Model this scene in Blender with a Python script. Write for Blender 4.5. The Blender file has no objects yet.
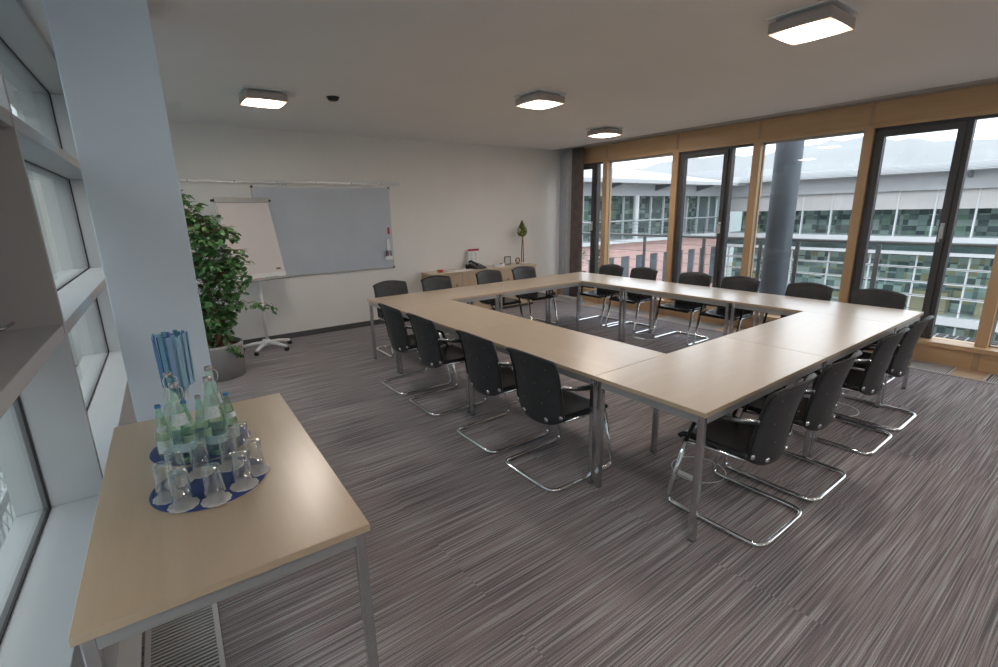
import bpy, bmesh, math, random
from mathutils import Vector, Matrix
PI = math.pi
random.seed(7)
S = bpy.context.scene
COL = S.collection
S.view_settings.view_transform = 'Standard'
S.view_settings.look = 'None'
S.view_settings.gamma = 1
S.view_settings.use_curve_mapping = False
S.view_settings.exposure = 1.07

# ---------------------------------------------------------------- materials
def new_mat(name):
    m = bpy.data.materials.new(name); m.use_nodes = True
    nt = m.node_tree
    return m, nt, nt.nodes['Principled BSDF']

def setp(b, **k):
    for a, v in k.items():
        b.inputs[a.replace('_', ' ')].default_value = v

def mat(name, col, rough=0.5, metal=0.0, spec=0.5, vary=0.06, scale=8.0, bump=0.0, bscale=200.0, coat=0.0, trans=0.0, ior=1.45):
    m, nt, b = new_mat(name)
    N = nt.nodes; L = nt.links
    b.inputs['Roughness'].default_value = rough
    b.inputs['Metallic'].default_value = metal
    b.inputs['Specular IOR Level'].default_value = spec
    b.inputs['Coat Weight'].default_value = coat
    b.inputs['Coat Roughness'].default_value = 0.15
    b.inputs['Transmission Weight'].default_value = trans
    b.inputs['IOR'].default_value = ior
    tc = N.new('ShaderNodeTexCoord')
    if vary > 0:
        n = N.new('ShaderNodeTexNoise'); n.inputs['Scale'].default_value = scale; n.inputs['Detail'].default_value = 3
        L.new(tc.outputs['Object'], n.inputs['Vector'])
        r = N.new('ShaderNodeValToRGB')
        r.color_ramp.elements[0].color = tuple(c * (1 - vary) for c in col) + (1,)
        r.color_ramp.elements[1].color = tuple(min(1, c * (1 + vary)) for c in col) + (1,)
        r.color_ramp.elements[0].position = .3; r.color_ramp.elements[1].position = .7
        L.new(n.outputs['Fac'], r.inputs['Fac']); L.new(r.outputs['Color'], b.inputs['Base Color'])
    else:
        b.inputs['Base Color'].default_value = tuple(col) + (1,)
    if bump > 0:
        n2 = N.new('ShaderNodeTexNoise'); n2.inputs['Scale'].default_value = bscale; n2.inputs['Detail'].default_value = 2
        L.new(tc.outputs['Object'], n2.inputs['Vector'])
        bp = N.new('ShaderNodeBump'); bp.inputs['Strength'].default_value = bump; bp.inputs['Distance'].default_value = .002
        L.new(n2.outputs['Fac'], bp.inputs['Height']); L.new(bp.outputs['Normal'], b.inputs['Normal'])
    return m

def wood(name, c0, c1, axis=1, rough=.35, scale=3.0, coat=0.0, spec=.5):
    """fine streaky veneer; axis = direction of the grain in object space"""
    m, nt, b = new_mat(name); N = nt.nodes; L = nt.links
    tc = N.new('ShaderNodeTexCoord'); mp = N.new('ShaderNodeMapping')
    s = [scale * 7] * 3; s[axis] = scale * .6
    mp.inputs['Scale'].default_value = s
    L.new(tc.outputs['Object'], mp.inputs['Vector'])
    n = N.new('ShaderNodeTexNoise'); n.inputs['Scale'].default_value = 1; n.inputs['Detail'].default_value = 6; n.inputs['Roughness'].default_value = .6; n.inputs['Distortion'].default_value = .6
    L.new(mp.outputs['Vector'], n.inputs['Vector'])
    r = N.new('ShaderNodeValToRGB'); e = r.color_ramp.elements
    e[0].position = .3; e[1].position = .72; e[0].color = c0 + (1,); e[1].color = c1 + (1,)
    L.new(n.outputs['Fac'], r.inputs['Fac']); L.new(r.outputs['Color'], b.inputs['Base Color'])
    setp(b, Roughness=rough, Coat_Weight=coat, Coat_Roughness=.28, Specular_IOR_Level=spec); b.inputs['Coat IOR'].default_value = 1.75
    return m

def carpet_mat():
    m, nt, b = new_mat('striped carpet'); N = nt.nodes; L = nt.links
    tc = N.new('ShaderNodeTexCoord')
    sep = N.new('ShaderNodeSeparateXYZ'); L.new(tc.outputs['Object'], sep.inputs[0])
    # half-metre carpet tiles: each tile shifts its stripes a little
    def mth(op, a, c=None, v=None):
        x = N.new('ShaderNodeMath'); x.operation = op
        L.new(a, x.inputs[0])
        if c is not None: L.new(c, x.inputs[1])
        if v is not None: x.inputs[1].default_value = v
        return x.outputs[0]
    tx = mth('FLOOR', mth('MULTIPLY', sep.outputs['X'], v=1.0))
    ty = mth('FLOOR', mth('MULTIPLY', sep.outputs['Y'], v=4.0))
    cb = N.new('ShaderNodeCombineXYZ'); L.new(tx, cb.inputs[0]); L.new(ty, cb.inputs[1])
    wn = N.new('ShaderNodeTexWhiteNoise'); wn.noise_dimensions = '2D'; L.new(cb.outputs[0], wn.inputs['Vector'])
    off = mth('MULTIPLY', wn.outputs['Value'], v=3.0)
    yy = mth('ADD', mth('MULTIPLY', sep.outputs['Y'], v=120.0), off)
    xx = mth('MULTIPLY', sep.outputs['X'], v=1.3)
    v1 = N.new('ShaderNodeCombineXYZ'); L.new(xx, v1.inputs[0]); L.new(yy, v1.inputs[1])
    n1 = N.new('ShaderNodeTexNoise'); n1.inputs['Scale'].default_value = 1; n1.inputs['Detail'].default_value = 2; n1.inputs['Roughness'].default_value = .7
    L.new(v1.outputs[0], n1.inputs['Vector'])
    r = N.new('ShaderNodeValToRGB'); cr = r.color_ramp; cr.interpolation = 'LINEAR'
    cr.elements[0].position = .33; cr.elements[0].color = (.135, .127, .137, 1)
    cr.elements[1].position = .70; cr.elements[1].color = (.48, .47, .49, 1)
    for p_, c_ in ((.44, (.205, .19, .202, 1)), (.5, (.285, .235, .238, 1)), (.56, (.33, .318, .33, 1))):
        e = cr.elements.new(p_); e.color = c_
    L.new(n1.outputs['Fac'], r.inputs['Fac'])
    # loop-pile speckle
    n2 = N.new('ShaderNodeTexNoise'); n2.inputs['Scale'].default_value = 260; n2.inputs['Detail'].default_value = 1
    L.new(tc.outputs['Object'], n2.inputs['Vector'])
    mix = N.new('ShaderNodeMix'); mix.data_type = 'RGBA'; mix.blend_type = 'OVERLAY'; mix.inputs['Factor'].default_value = .55
    L.new(r.outputs['Color'], mix.inputs['A']); L.new(n2.outputs['Fac'], mix.inputs['B'])
    # broad wear
    n3 = N.new('ShaderNodeTexNoise'); n3.inputs['Scale'].default_value = .9
    L.new(tc.outputs['Object'], n3.inputs['Vector'])
    hv = N.new('ShaderNodeHueSaturation'); mr = N.new('ShaderNodeMapRange'); mr.inputs['To Min'].default_value = .9; mr.inputs['To Max'].default_value = 1.1
    L.new(n3.outputs['Fac'], mr.inputs['Value']); L.new(mr.outputs[0], hv.inputs['Value']); L.new(mix.outputs['Result'], hv.inputs['Color'])
    L.new(hv.outputs['Color'], b.inputs['Base Color'])
    bp = N.new('ShaderNodeBump'); bp.inputs['Strength'].default_value = .5; bp.inputs['Distance'].default_value = .004
    L.new(n1.outputs['Fac'], bp.inputs['Height']); L.new(bp.outputs['Normal'], b.inputs['Normal'])
    setp(b, Roughness=.95, Specular_IOR_Level=.1)
    return m

def pane_mat(name, tint=(.93, .97, .95), fres=1.45, gloss=1.0, power=5):
    m = bpy.data.materials.new(name); m.use_nodes = True; nt = m.node_tree; nt.nodes.clear()
    N = nt.nodes; L = nt.links
    o = N.new('ShaderNodeOutputMaterial'); t = N.new('ShaderNodeBsdfTransparent'); g = N.new('ShaderNodeBsdfGlossy')
    t.inputs['Color'].default_value = tint + (1,); g.inputs['Roughness'].default_value = .02
    g.inputs['Color'].default_value = (gloss, gloss, gloss, 1)
    # thin pane: Schlick reflectance from the facing angle, the same from both sides
    r0 = ((fres - 1) / (fres + 1)) ** 2
    lw = N.new('ShaderNodeLayerWeight'); lw.inputs['Blend'].default_value = .5
    pw = N.new('ShaderNodeMath'); pw.operation = 'POWER'; pw.inputs[1].default_value = power; L.new(lw.outputs['Facing'], pw.inputs[0])
    f = N.new('ShaderNodeMath'); f.operation = 'MULTIPLY_ADD'; f.inputs[1].default_value = 1 - r0; f.inputs[2].default_value = r0; L.new(pw.outputs[0], f.inputs[0])
    mx = N.new('ShaderNodeMixShader')
    L.new(f.outputs[0], mx.inputs[0]); L.new(t.outputs[0], mx.inputs[1]); L.new(g.outputs[0], mx.inputs[2]); L.new(mx.outputs[0], o.inputs[0])
    return m

def emit(name, col, strength):
    m = bpy.data.materials.new(name); m.use_nodes = True; nt = m.node_tree; nt.nodes.clear()
    o = nt.nodes.new('ShaderNodeOutputMaterial'); e = nt.nodes.new('ShaderNodeEmission')
    e.inputs[0].default_value = col + (1,); e.inputs[1].default_value = strength
    nt.links.new(e.outputs[0], o.inputs[0]); return m

def stripes_mat(name, cols, freq, rough=.6):
    """vertical bands around an upright cylinder"""
    m, nt, b = new_mat(name); N = nt.nodes; L = nt.links
    tc = N.new('ShaderNodeTexCoord'); sep = N.new('ShaderNodeSeparateXYZ'); L.new(tc.outputs['Object'], sep.inputs[0])
    at = N.new('ShaderNodeMath'); at.operation = 'ARCTAN2'; L.new(sep.outputs['Y'], at.inputs[0]); L.new(sep.outputs['X'], at.inputs[1])
    mu = N.new('ShaderNodeMath'); mu.operation = 'MULTIPLY'; mu.inputs[1].default_value = freq; L.new(at.outputs[0], mu.inputs[0])
    fl = N.new('ShaderNodeMath'); fl.operation = 'FLOOR'; L.new(mu.outputs[0], fl.inputs[0])
    wn = N.new('ShaderNodeTexWhiteNoise'); wn.noise_dimensions = '1D'; L.new(fl.outputs[0], wn.inputs['W'])
    r = N.new('ShaderNodeValToRGB'); r.color_ramp.interpolation = 'CONSTANT'
    while len(r.color_ramp.elements) < len(cols): r.color_ramp.elements.new(.5)
    for i, c in enumerate(cols):
        r.color_ramp.elements[i].position = i / len(cols); r.color_ramp.elements[i].color = c + (1,)
    L.new(wn.outputs['Value'], r.inputs['Fac']); L.new(r.outputs['Color'], b.inputs['Base Color'])
    setp(b, Roughness=rough)
    return m

def island_mat(name, cols, rough=.5, spec=.4):
    m, nt, b = new_mat(name); N = nt.nodes; L = nt.links
    g = N.new('ShaderNodeNewGeometry'); r = N.new('ShaderNodeValToRGB')
    while len(r.color_ramp.elements) < len(cols): r.color_ramp.elements.new(.5)
    for i, c in enumerate(cols):
        r.color_ramp.elements[i].position = i / (len(cols) - 1); r.color_ramp.elements[i].color = c + (1,)
    L.new(g.outputs['Random Per Island'], r.inputs['Fac']); L.new(r.outputs['Color'], b.inputs['Base Color'])
    setp(b, Roughness=rough, Specular_IOR_Level=spec)
    return m

def ridged(name, col, rough, per_m, dark, bump=.4):
    """concentric ridges for the woven round mats"""
    m, nt, b = new_mat(name); N = nt.nodes; L = nt.links
    tc = N.new('ShaderNodeTexCoord'); ln = N.new('ShaderNodeVectorMath'); ln.operation = 'LENGTH'; L.new(tc.outputs['Object'], ln.inputs[0])
    mu = N.new('ShaderNodeMath'); mu.operation = 'MULTIPLY'; mu.inputs[1].default_value = per_m * 2 * PI; L.new(ln.outputs['Value'], mu.inputs[0])
    sn = N.new('ShaderNodeMath'); sn.operation = 'SINE'; L.new(mu.outputs[0], sn.inputs[0])
    mr = N.new('ShaderNodeMapRange'); mr.inputs['From Min'].default_value = -1; L.new(sn.outputs[0], mr.inputs['Value'])
    mx = N.new('ShaderNodeMix'); mx.data_type = 'RGBA'; mx.inputs['A'].default_value = dark + (1,); mx.inputs['B'].default_value = col + (1,)
    L.new(mr.outputs[0], mx.inputs['Factor']); L.new(mx.outputs['Result'], b.inputs['Base Color'])
    bp = N.new('ShaderNodeBump'); bp.inputs['Strength'].default_value = bump; bp.inputs['Distance'].default_value = .002
    L.new(mr.outputs[0], bp.inputs['Height']); L.new(bp.outputs['Normal'], b.inputs['Normal'])
    setp(b, Roughness=rough)
    return m

def office_mat(name, sy, sz, cols, rough=.6):
    """patchwork of furniture, shelves and screens on the rear wall of an office storey"""
    m, nt, b = new_mat(name); N = nt.nodes; L = nt.links
    tc = N.new('ShaderNodeTexCoord'); mp = N.new('ShaderNodeMapping'); mp.inputs['Scale'].default_value = (sy, sy, sz)
    L.new(tc.outputs['Object'], mp.inputs['Vector'])
    f1 = N.new('ShaderNodeVectorMath'); f1.operation = 'FLOOR'; L.new(mp.outputs['Vector'], f1.inputs[0])
    w1 = N.new('ShaderNodeTexWhiteNoise'); w1.noise_dimensions = '3D'; L.new(f1.outputs['Vector'], w1.inputs['Vector'])
    # some cells split again into smaller ones
    m2 = N.new('ShaderNodeMapping'); m2.inputs['Scale'].default_value = (2.7, 2.7, 1.9); L.new(mp.outputs['Vector'], m2.inputs['Vector'])
    f2 = N.new('ShaderNodeVectorMath'); f2.operation = 'FLOOR'; L.new(m2.outputs['Vector'], f2.inputs[0])
    w2 = N.new('ShaderNodeTexWhiteNoise'); w2.noise_dimensions = '3D'; L.new(f2.outputs['Vector'], w2.inputs['Vector'])
    ad = N.new('ShaderNodeMath'); ad.operation = 'ADD'; L.new(w1.outputs['Value'], ad.inputs[0]); L.new(w2.outputs['Value'], ad.inputs[1])
    sep = N.new('ShaderNodeMath'); sep.operation = 'FRACT'; L.new(ad.outputs[0], sep.inputs[0])
    r = N.new('ShaderNodeValToRGB'); r.color_ramp.interpolation = 'CONSTANT'
    while len(r.color_ramp.elements) < len(cols): r.color_ramp.elements.new(.5)
    for i, c in enumerate(cols):
        r.color_ramp.elements[i].position = i / len(cols); r.color_ramp.elements[i].color = c + (1,)
    L.new(sep.outputs[0], r.inputs['Fac']); L.new(r.outputs['Color'], b.inputs['Base Color'])
    setp(b, Roughness=rough)
    return m

M = {}
M['carpet'] = carpet_mat()
M['wall'] = mat('white wall plaster', (.80, .785, .765), .9, vary=.02, scale=2, bump=.25, bscale=60)
M['ceiling'] = mat('ceiling plaster', (.84, .84, .84), .95, vary=.015, scale=1.5, bump=.2, bscale=80)
M['pillar'] = mat('painted concrete pillar', (.74, .83, .93), .75, vary=.02, scale=3, bump=.15, bscale=70)
M['grid'] = mat('grey lacquered facade metal', (.46, .465, .48), .55, vary=.02, scale=6, bump=.1, bscale=300)
M['flap'] = mat('grey vent flap', (.22, .225, .23), .5, vary=.03)
M['gasket'] = mat('black rubber gasket', (.02, .02, .022), .6, vary=0)
M['dframe'] = mat('dark grey aluminium frame', (.085, .085, .09), .45, vary=.05)
M['alu'] = mat('silver aluminium', (.55, .56, .57), .35, metal=.7, vary=.03)
M['grey'] = mat('light grey metal', (.42, .42, .42), .5, vary=.03)
M['timber'] = wood('beech timber', (.58, .385, .215), (.66, .455, .27), axis=1, rough=.4, scale=2)
M['timber_v'] = wood('beech timber upright', (.58, .385, .215), (.66, .455, .27), axis=2, rough=.4, scale=2)
M['timber_j'] = wood('beech cover strip', (.46, .32, .21), (.53, .38, .26), axis=2, rough=.45, scale=2)
M['maple_x'] = wood('maple veneer', (.54, .40, .26), (.60, .455, .305), axis=0, rough=.36, scale=2.4, coat=1.0, spec=.8)
M['cabinet'] = wood('maple cabinet', (.50, .375, .25), (.56, .425, .29), axis=2, rough=.45, scale=2)
M['chrome'] = mat('polished chrome', (.80, .81, .83), .07, metal=1, vary=0)
M['satin'] = mat('satin chrome', (.66, .67, .69), .2, metal=1, vary=.02)
M['apron'] = mat('silver painted rail', (.46, .465, .47), .35, metal=.5, vary=.02)
M['leather'] = mat('black leather', (.026, .027, .03), .25, spec=.5, vary=.15, scale=20, bump=.25, bscale=180)
M['leather_back'] = mat('black leather back', (.038, .040, .043), .42, spec=.45, vary=.2, scale=14, bump=.35, bscale=140)
M['blackp'] = mat('black plastic', (.018, .018, .02), .4, vary=.05)
M['darkbase'] = mat('dark grey skirting', (.09, .088, .088), .5, vary=.03)
M['pane'] = pane_mat('clear window pane', (.985, .995, .99), 1.4)
M['pane_l'] = pane_mat('greenish window pane', (.93, .97, .955), 1.45)
M['glass'] = pane_mat('drinking glass', (.97, .98, .98), 1.7, power=2.6)
M['bottle'] = pane_mat('pale green bottle glass', (.88, .965, .905), 1.7, power=3)
M['water'] = pane_mat('water', (.975, .99, .975), 1.33)
M['bottle_s'] = pane_mat('green bottle glass', (.74, .92, .82), 1.7, power=3)
M['label'] = mat('pale paper label', (.66, .74, .74), .6, vary=.12, scale=90)
M['label_b'] = mat('pale blue label', (.45, .62, .68), .6, vary=.1, scale=80)
M['capsilver'] = mat('silver cap', (.50, .46, .46), .3, metal=.8, vary=0)
M['capblue'] = mat('blue cap', (.05, .22, .52), .4, vary=0)
M['white'] = mat('white plastic', (.78, .79, .80), .45, vary=.02)
M['coaster'] = mat('white embossed paper', (.74, .73, .74), .85, vary=.12, scale=140, bump=.6, bscale=220)
M['mat_blue'] = ridged('blue ribbed mat', (.035, .075, .26), .5, 120, (.018, .04, .16))
M['stripes'] = stripes_mat('blue striped napkins', [(.03, .13, .42), (.30, .58, .70), (.10, .28, .60), (.50, .66, .80), (.04, .20, .50), (.36, .62, .72)], 7.0)
M['strip_i'] = island_mat('blue striped paper', [(.02, .12, .42), (.30, .58, .70), (.08, .28, .62), (.45, .62, .80), (.03, .17, .48), (.34, .60, .72), (.30, .42, .70)], .6)
M['pot'] = mat('grey planter', (.36, .355, .355), .6, vary=.03)
M['soil'] = mat('clay granulate', (.16, .07, .045), .95, vary=.5, scale=90, bump=.9, bscale=90)
M['bark'] = mat('brown bark', (.25, .13, .08), .85, vary=.3, scale=30, bump=.6, bscale=60)
M['leaf'] = island_mat('ficus leaves', [(.05, .14, .045), (.12, .26, .09), (.075, .19, .065), (.22, .36, .15)], .42)
M['leaf2'] = island_mat('shrub leaves', [(.03, .12, .07), (.08, .22, .10), (.05, .16, .12)], .6)
M['leaf3'] = island_mat('yellow green leaves', [(.11, .20, .02), (.25, .30, .04), (.10, .17, .03), (.22, .13, .05)], .6)
M['board'] = mat('grey blue whiteboard', (.50, .55, .62), .28, vary=.03, scale=3, spec=.45)
M['paper'] = mat('white paper', (.70, .665, .68), .8, vary=.01)
M['paperw'] = mat('bright white paper', (.80, .80, .80), .8, vary=.03, scale=60)
M['red'] = mat('red plastic', (.45, .02, .03), .5, vary=.05)
M['pink'] = mat('crimson band', (.42, .04, .10), .6, vary=.05)
M['orange'] = mat('orange red plastic', (.62, .16, .07), .6, vary=.2, scale=50)
M['blue'] = mat('blue plastic', (.03, .08, .35), .5, vary=.05)
M['greenp'] = mat('green plastic', (.03, .30, .12), .5, vary=.05)
M['grey_d'] = mat('mid grey plastic', (.14, .14, .14), .5, vary=.05)
M['phone'] = mat('dark grey phone plastic', (.055, .06, .062), .4, vary=.08)
M['screen'] = mat('grey lcd', (.25, .28, .27), .25, vary=.02)
M['ring'] = wood('reddish turned wood', (.22, .10, .06), (.32, .16, .09), axis=0, rough=.5, scale=8)
M['curtain_d'] = mat('taupe curtain fabric', (.20, .17, .165), .95, vary=.15, scale=10, bump=.3, bscale=300)
M['curtain_l'] = mat('pale grey curtain fabric', (.50, .52, .57), .9, vary=.05, scale=10)
M['lamp_metal'] = mat('taupe lamp housing', (.44, .39, .37), .45, vary=.03)
M['lamp'] = emit('lit lamp diffuser', (1.0, .84, .66), 30.0)
def lamp_glow(m):
    """the tube behind the diffuser makes its middle brighter than its rim"""
    nt = m.node_tree; N = nt.nodes; L = nt.links; e = N['Emission']
    tc = N.new('ShaderNodeTexCoord'); mp = N.new('ShaderNodeMapping'); mp.inputs['Scale'].default_value = (5.4, 5.4, 0); L.new(tc.outputs['Object'], mp.inputs['Vector'])
    ln = N.new('ShaderNodeVectorMath'); ln.operation = 'LENGTH'; L.new(mp.outputs['Vector'], ln.inputs[0])
    r = N.new('ShaderNodeMapRange'); r.interpolation_type = 'SMOOTHSTEP'; r.inputs['From Min'].default_value = .1; r.inputs['From Max'].default_value = 1.15; r.inputs['To Min'].default_value = 46; r.inputs['To Max'].default_value = 1.0
    L.new(ln.outputs['Value'], r.inputs['Value']); L.new(r.outputs[0], e.inputs[1])
    c = N.new('ShaderNodeMapRange'); c.inputs['From Min'].default_value = .6; c.inputs['From Max'].default_value = 1.2
    L.new(ln.outputs['Value'], c.inputs['Value'])
    mx = N.new('ShaderNodeMix'); mx.data_type = 'RGBA'; mx.inputs['A'].default_value = (1, .90, .80, 1); mx.inputs['B'].default_value = (1, .62, .40, 1)
    L.new(c.outputs[0], mx.inputs['Factor']); L.new(mx.outputs['Result'], e.inputs[0])
lamp_glow(M['lamp'])
M['grille'] = mat('aluminium grille', (.58, .58, .59), .4, metal=.2, vary=.03)
M['grille_gap'] = mat('dark grille shaft', (.11, .11, .115), .8, vary=.05)
M['metalroof'] = mat('pale standing seam roof', (.50, .51, .53), .5, vary=.05, scale=.8)
M['fascia'] = mat('grey fascia sheet', (.45, .46, .48), .55, vary=.06, scale=.6)
M['whitem'] = mat('white painted steel', (.66, .68, .70), .5, vary=.03, scale=1)
M['brick'] = mat('salmon stone cladding', (.76, .51, .47), .85, vary=.07, scale=1.2)
M['joint'] = mat('dark joint', (.48, .32, .30), .9, vary=0)
M['bglass'] = mat('teal facade glass', (.07, .11, .11), .08, vary=.35, scale=.5, spec=.7)
M['bglass2'] = pane_mat('clear facade glass', (.90, .96, .95), 1.4, .9)
M['slot'] = mat('dark window glass', (.13, .15, .18), .1, vary=.3, scale=.8, spec=.7)
M['blind'] = mat('pale roller blind', (.58, .57, .565), .8, vary=.06, scale=.9)
M['office'] = office_mat('office interior', 1.1, 1.7, [(.12, .15, .15), (.30, .37, .35), (.50, .56, .53), (.16, .19, .21), (.62, .68, .64), (.50, .42, .26), (.22, .28, .27), (.42, .48, .49)])
M['office2'] = office_mat('upper office interior', 1.0, 1.9, [(.08, .09, .10), (.20, .22, .22), (.40, .43, .42), (.12, .13, .14), (.26, .34, .25), (.24, .25, .25), (.52, .52, .50)])
M['slabc'] = mat('concrete floor slab', (.40, .41, .41), .8, vary=.05, scale=1)
M['column'] = mat('blue grey steel column', (.10, .12, .15), .45, vary=.08, scale=2)
M['rail'] = mat('grey steel railing', (.16, .17, .18), .45, vary=.05)
M['grating'] = mat('galvanised grating', (.30, .31, .33), .6, vary=.1, scale=40)
M['ground'] = mat('courtyard paving', (.26, .26, .25), .9, vary=.1, scale=.4)
M['hill'] = mat('haze tinted wooded hillside', (.36, .375, .385), 1, vary=.08, scale=.06, spec=0)  # distance haze is put into this pale hillside colour
M['planter_r'] = mat('red brown planter', (.25, .10, .085), .7, vary=.1)
M['nb'] = mat('pale green grey cladding', (.30, .355, .345), .7, vary=.05, scale=.5)

# ---------------------------------------------------------------- mesh builder
class MB:
    def __init__(s): s.v = []; s.f = []; s.sm = []
    def add(s, vs, fs, smooth=False, mtx=None):
        o = len(s.v)
        s.v += [tuple(mtx @ Vector(p)) if mtx else tuple(p) for p in vs]
        s.f += [tuple(i + o for i in f) for f in fs]; s.sm += [smooth] * len(fs); return s
    def box(s, x0, x1, y0, y1, z0, z1, mtx=None):
        vs = [(x, y, z) for x in (x0, x1) for y in (y0, y1) for z in (z0, z1)]
        return s.add(vs, [(0, 1, 3, 2), (4, 6, 7, 5), (0, 4, 5, 1), (2, 3, 7, 6), (0, 2, 6, 4), (1, 5, 7, 3)], False, mtx)
    def cyl(s, c, r, h, n=24, r2=None, smooth=True, mtx=None):
        r2 = r if r2 is None else r2
        return s.lathe([(0, 0), (r, 0), (r2, h), (0, h)], c, n, mtx=mtx, sharp=True)
    def lathe(s, prof, c=(0, 0, 0), n=28, mtx=None, sharp=False):
        if sharp:                                   # duplicate rings for crisp edges
            for a, b in zip(prof[:-1], prof[1:]): s.lathe([a, b], c, n, mtx)
            return s
        vs = []; fs = []
        for (r, z) in prof:
            for i in range(n):
                a = 2 * PI * i / n; vs.append((c[0] + r * math.cos(a), c[1] + r * math.sin(a), c[2] + z))
        for k in range(len(prof) - 1):
            for i in range(n):
                j = (i + 1) % n; fs.append((k * n + i, k * n + j, (k + 1) * n + j, (k + 1) * n + i))
        return s.add(vs, fs, True, mtx)
    def tube(s, pts, r, n=10, closed=False, caps=True, sq=False):
        P = [Vector(p) for p in pts]; m = len(P); vs = []; fs = []
        T = []
        for i in range(m):
            a = P[(i - 1) % m] if (closed or i > 0) else P[i]; b = P[(i + 1) % m] if (closed or i < m - 1) else P[i]
            T.append((b - a).normalized())
        up = Vector((0, 0, 1)) if abs(T[0].z) < .9 else Vector((1, 0, 0))
        nrm = T[0].cross(up).normalized()
        for i in range(m):
            nrm = (nrm - T[i] * nrm.dot(T[i])).normalized(); bn = T[i].cross(nrm)
            rr = r[i] if isinstance(r, (list, tuple)) else r
            for k in range(n):
                a = 2 * PI * (k + (.5 if sq else 0)) / n
                vs.append(P[i] + (nrm * math.cos(a) + bn * math.sin(a)) * rr)
        for i in range(m if closed else m - 1):
            j = (i + 1) % m
            for k in range(n):
                l = (k + 1) % n; fs.append((i * n + k, i * n + l, j * n + l, j * n + k))
        if caps and not closed:
            fs.append(tuple(reversed(range(n)))); fs.append(tuple((m - 1) * n + k for k in range(n)))
        return s.add(vs, fs, not sq)
    def sheet(s, fn, nu, nv, th):
        """fn(u,v)->point; extruded along the normal by th"""
        g = [[Vector(fn(i / nu, j / nv)) for j in range(nv + 1)] for i in range(nu + 1)]
        vs = []; nn = (nu + 1) * (nv + 1)
        nor = []
        for i in range(nu + 1):
            for j in range(nv + 1):
                du = g[min(i + 1, nu)][j] - g[max(i - 1, 0)][j]; dv = g[i][min(j + 1, nv)] - g[i][max(j - 1, 0)]
                nor.append(du.cross(dv).normalized())
        flat = [g[i][j] for i in range(nu + 1) for j in range(nv + 1)]
        vs = flat + [p - q * th for p, q in zip(flat, nor)]
        id_ = lambda i, j: i * (nv + 1) + j
        fs = []
        for i in range(nu):
            for j in range(nv):
                a, b, c, d = id_(i, j), id_(i + 1, j), id_(i + 1, j + 1), id_(i, j + 1)
                fs.append((a, b, c, d)); fs.append((d + nn, c + nn, b + nn, a + nn))
        for i in range(nu):
            a, b = id_(i, 0), id_(i + 1, 0); fs.append((b, a, a + nn, b + nn))
            a, b = id_(i, nv), id_(i + 1, nv); fs.append((a, b, b + nn, a + nn))
        for j in range(nv):
            a, b = id_(0, j), id_(0, j + 1); fs.append((a, b, b + nn, a + nn))
            a, b = id_(nu, j), id_(nu, j + 1); fs.append((b, a, a + nn, b + nn))
        return s.add(vs, fs, True)
    def build(s, name, m, parent=None, bevel=0.0, loc=None, rotz=None):
        me = bpy.data.meshes.new(name); me.from_pydata([tuple(p) for p in s.v], [], s.f)
        me.polygons.foreach_set('use_smooth', s.sm); me.materials.append(m); me.validate()
        bm = bmesh.new(); bm.from_mesh(me); bmesh.ops.recalc_face_normals(bm, faces=bm.faces); bm.to_mesh(me); bm.free(); me.update()
        o = bpy.data.objects.new(name, me); COL.objects.link(o)
        if bevel:
            b = o.modifiers.new('Bevel', 'BEVEL'); b.width = bevel; b.segments = 2; b.limit_method = 'ANGLE'; b.angle_limit = 1.0
        if loc is not None: o.location = loc
        if rotz is not None: o.rotation_euler = (0, 0, rotz)
        if parent: o.parent = parent
        return o

def fillet(pts, r, n=5):
    """round the inner corners of a polyline"""
    P = [Vector(p) for p in pts]; out = [P[0]]
    for i in range(1, len(P) - 1):
        rr = r[i - 1] if isinstance(r, (list, tuple)) else r
        a = (P[i - 1] - P[i]); b = (P[i + 1] - P[i]); la, lb = a.length, b.length
        d = min(rr, la * .49, lb * .49); A = P[i] + a.normalized() * d; B = P[i] + b.normalized() * d
        for k in range(n + 1):
            t = k / n; out.append(A * (1 - t) ** 2 + P[i] * 2 * t * (1 - t) + B * t * t)
    out.append(P[-1]); return out

def tag(o, label, cat, group=None, kind=None):
    o['label'] = label; o['category'] = cat
    if group: o['group'] = group
    if kind: o['kind'] = kind
    return o
def empty(name, loc=(0, 0, 0), rotz=0.0):
    o = bpy.data.objects.new(name, None); COL.objects.link(o); o.location = loc; o.rotation_euler = (0, 0, rotz); o.empty_display_size = .1
    return o
def struct(o): o['kind'] = 'structure'; return o
KIDS = {}
def copy_tree(o, parent=None):
    c = o.copy(); COL.objects.link(c)
    if parent: c.parent = parent
    for ch in list(o.children): copy_tree(ch, c)
    return c

# ---------------------------------------------------------------- dimensions from the photograph
XW, YB, ZC = 6.75, 7.04, 2.757          # window wall, rear wall, ceiling
TA = math.radians(2.1)                  # the left facade stands 2.1 degrees off the room axis
FX, FY = -.305, 2.69
YF = -3.2                               # wall behind the camera

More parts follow.
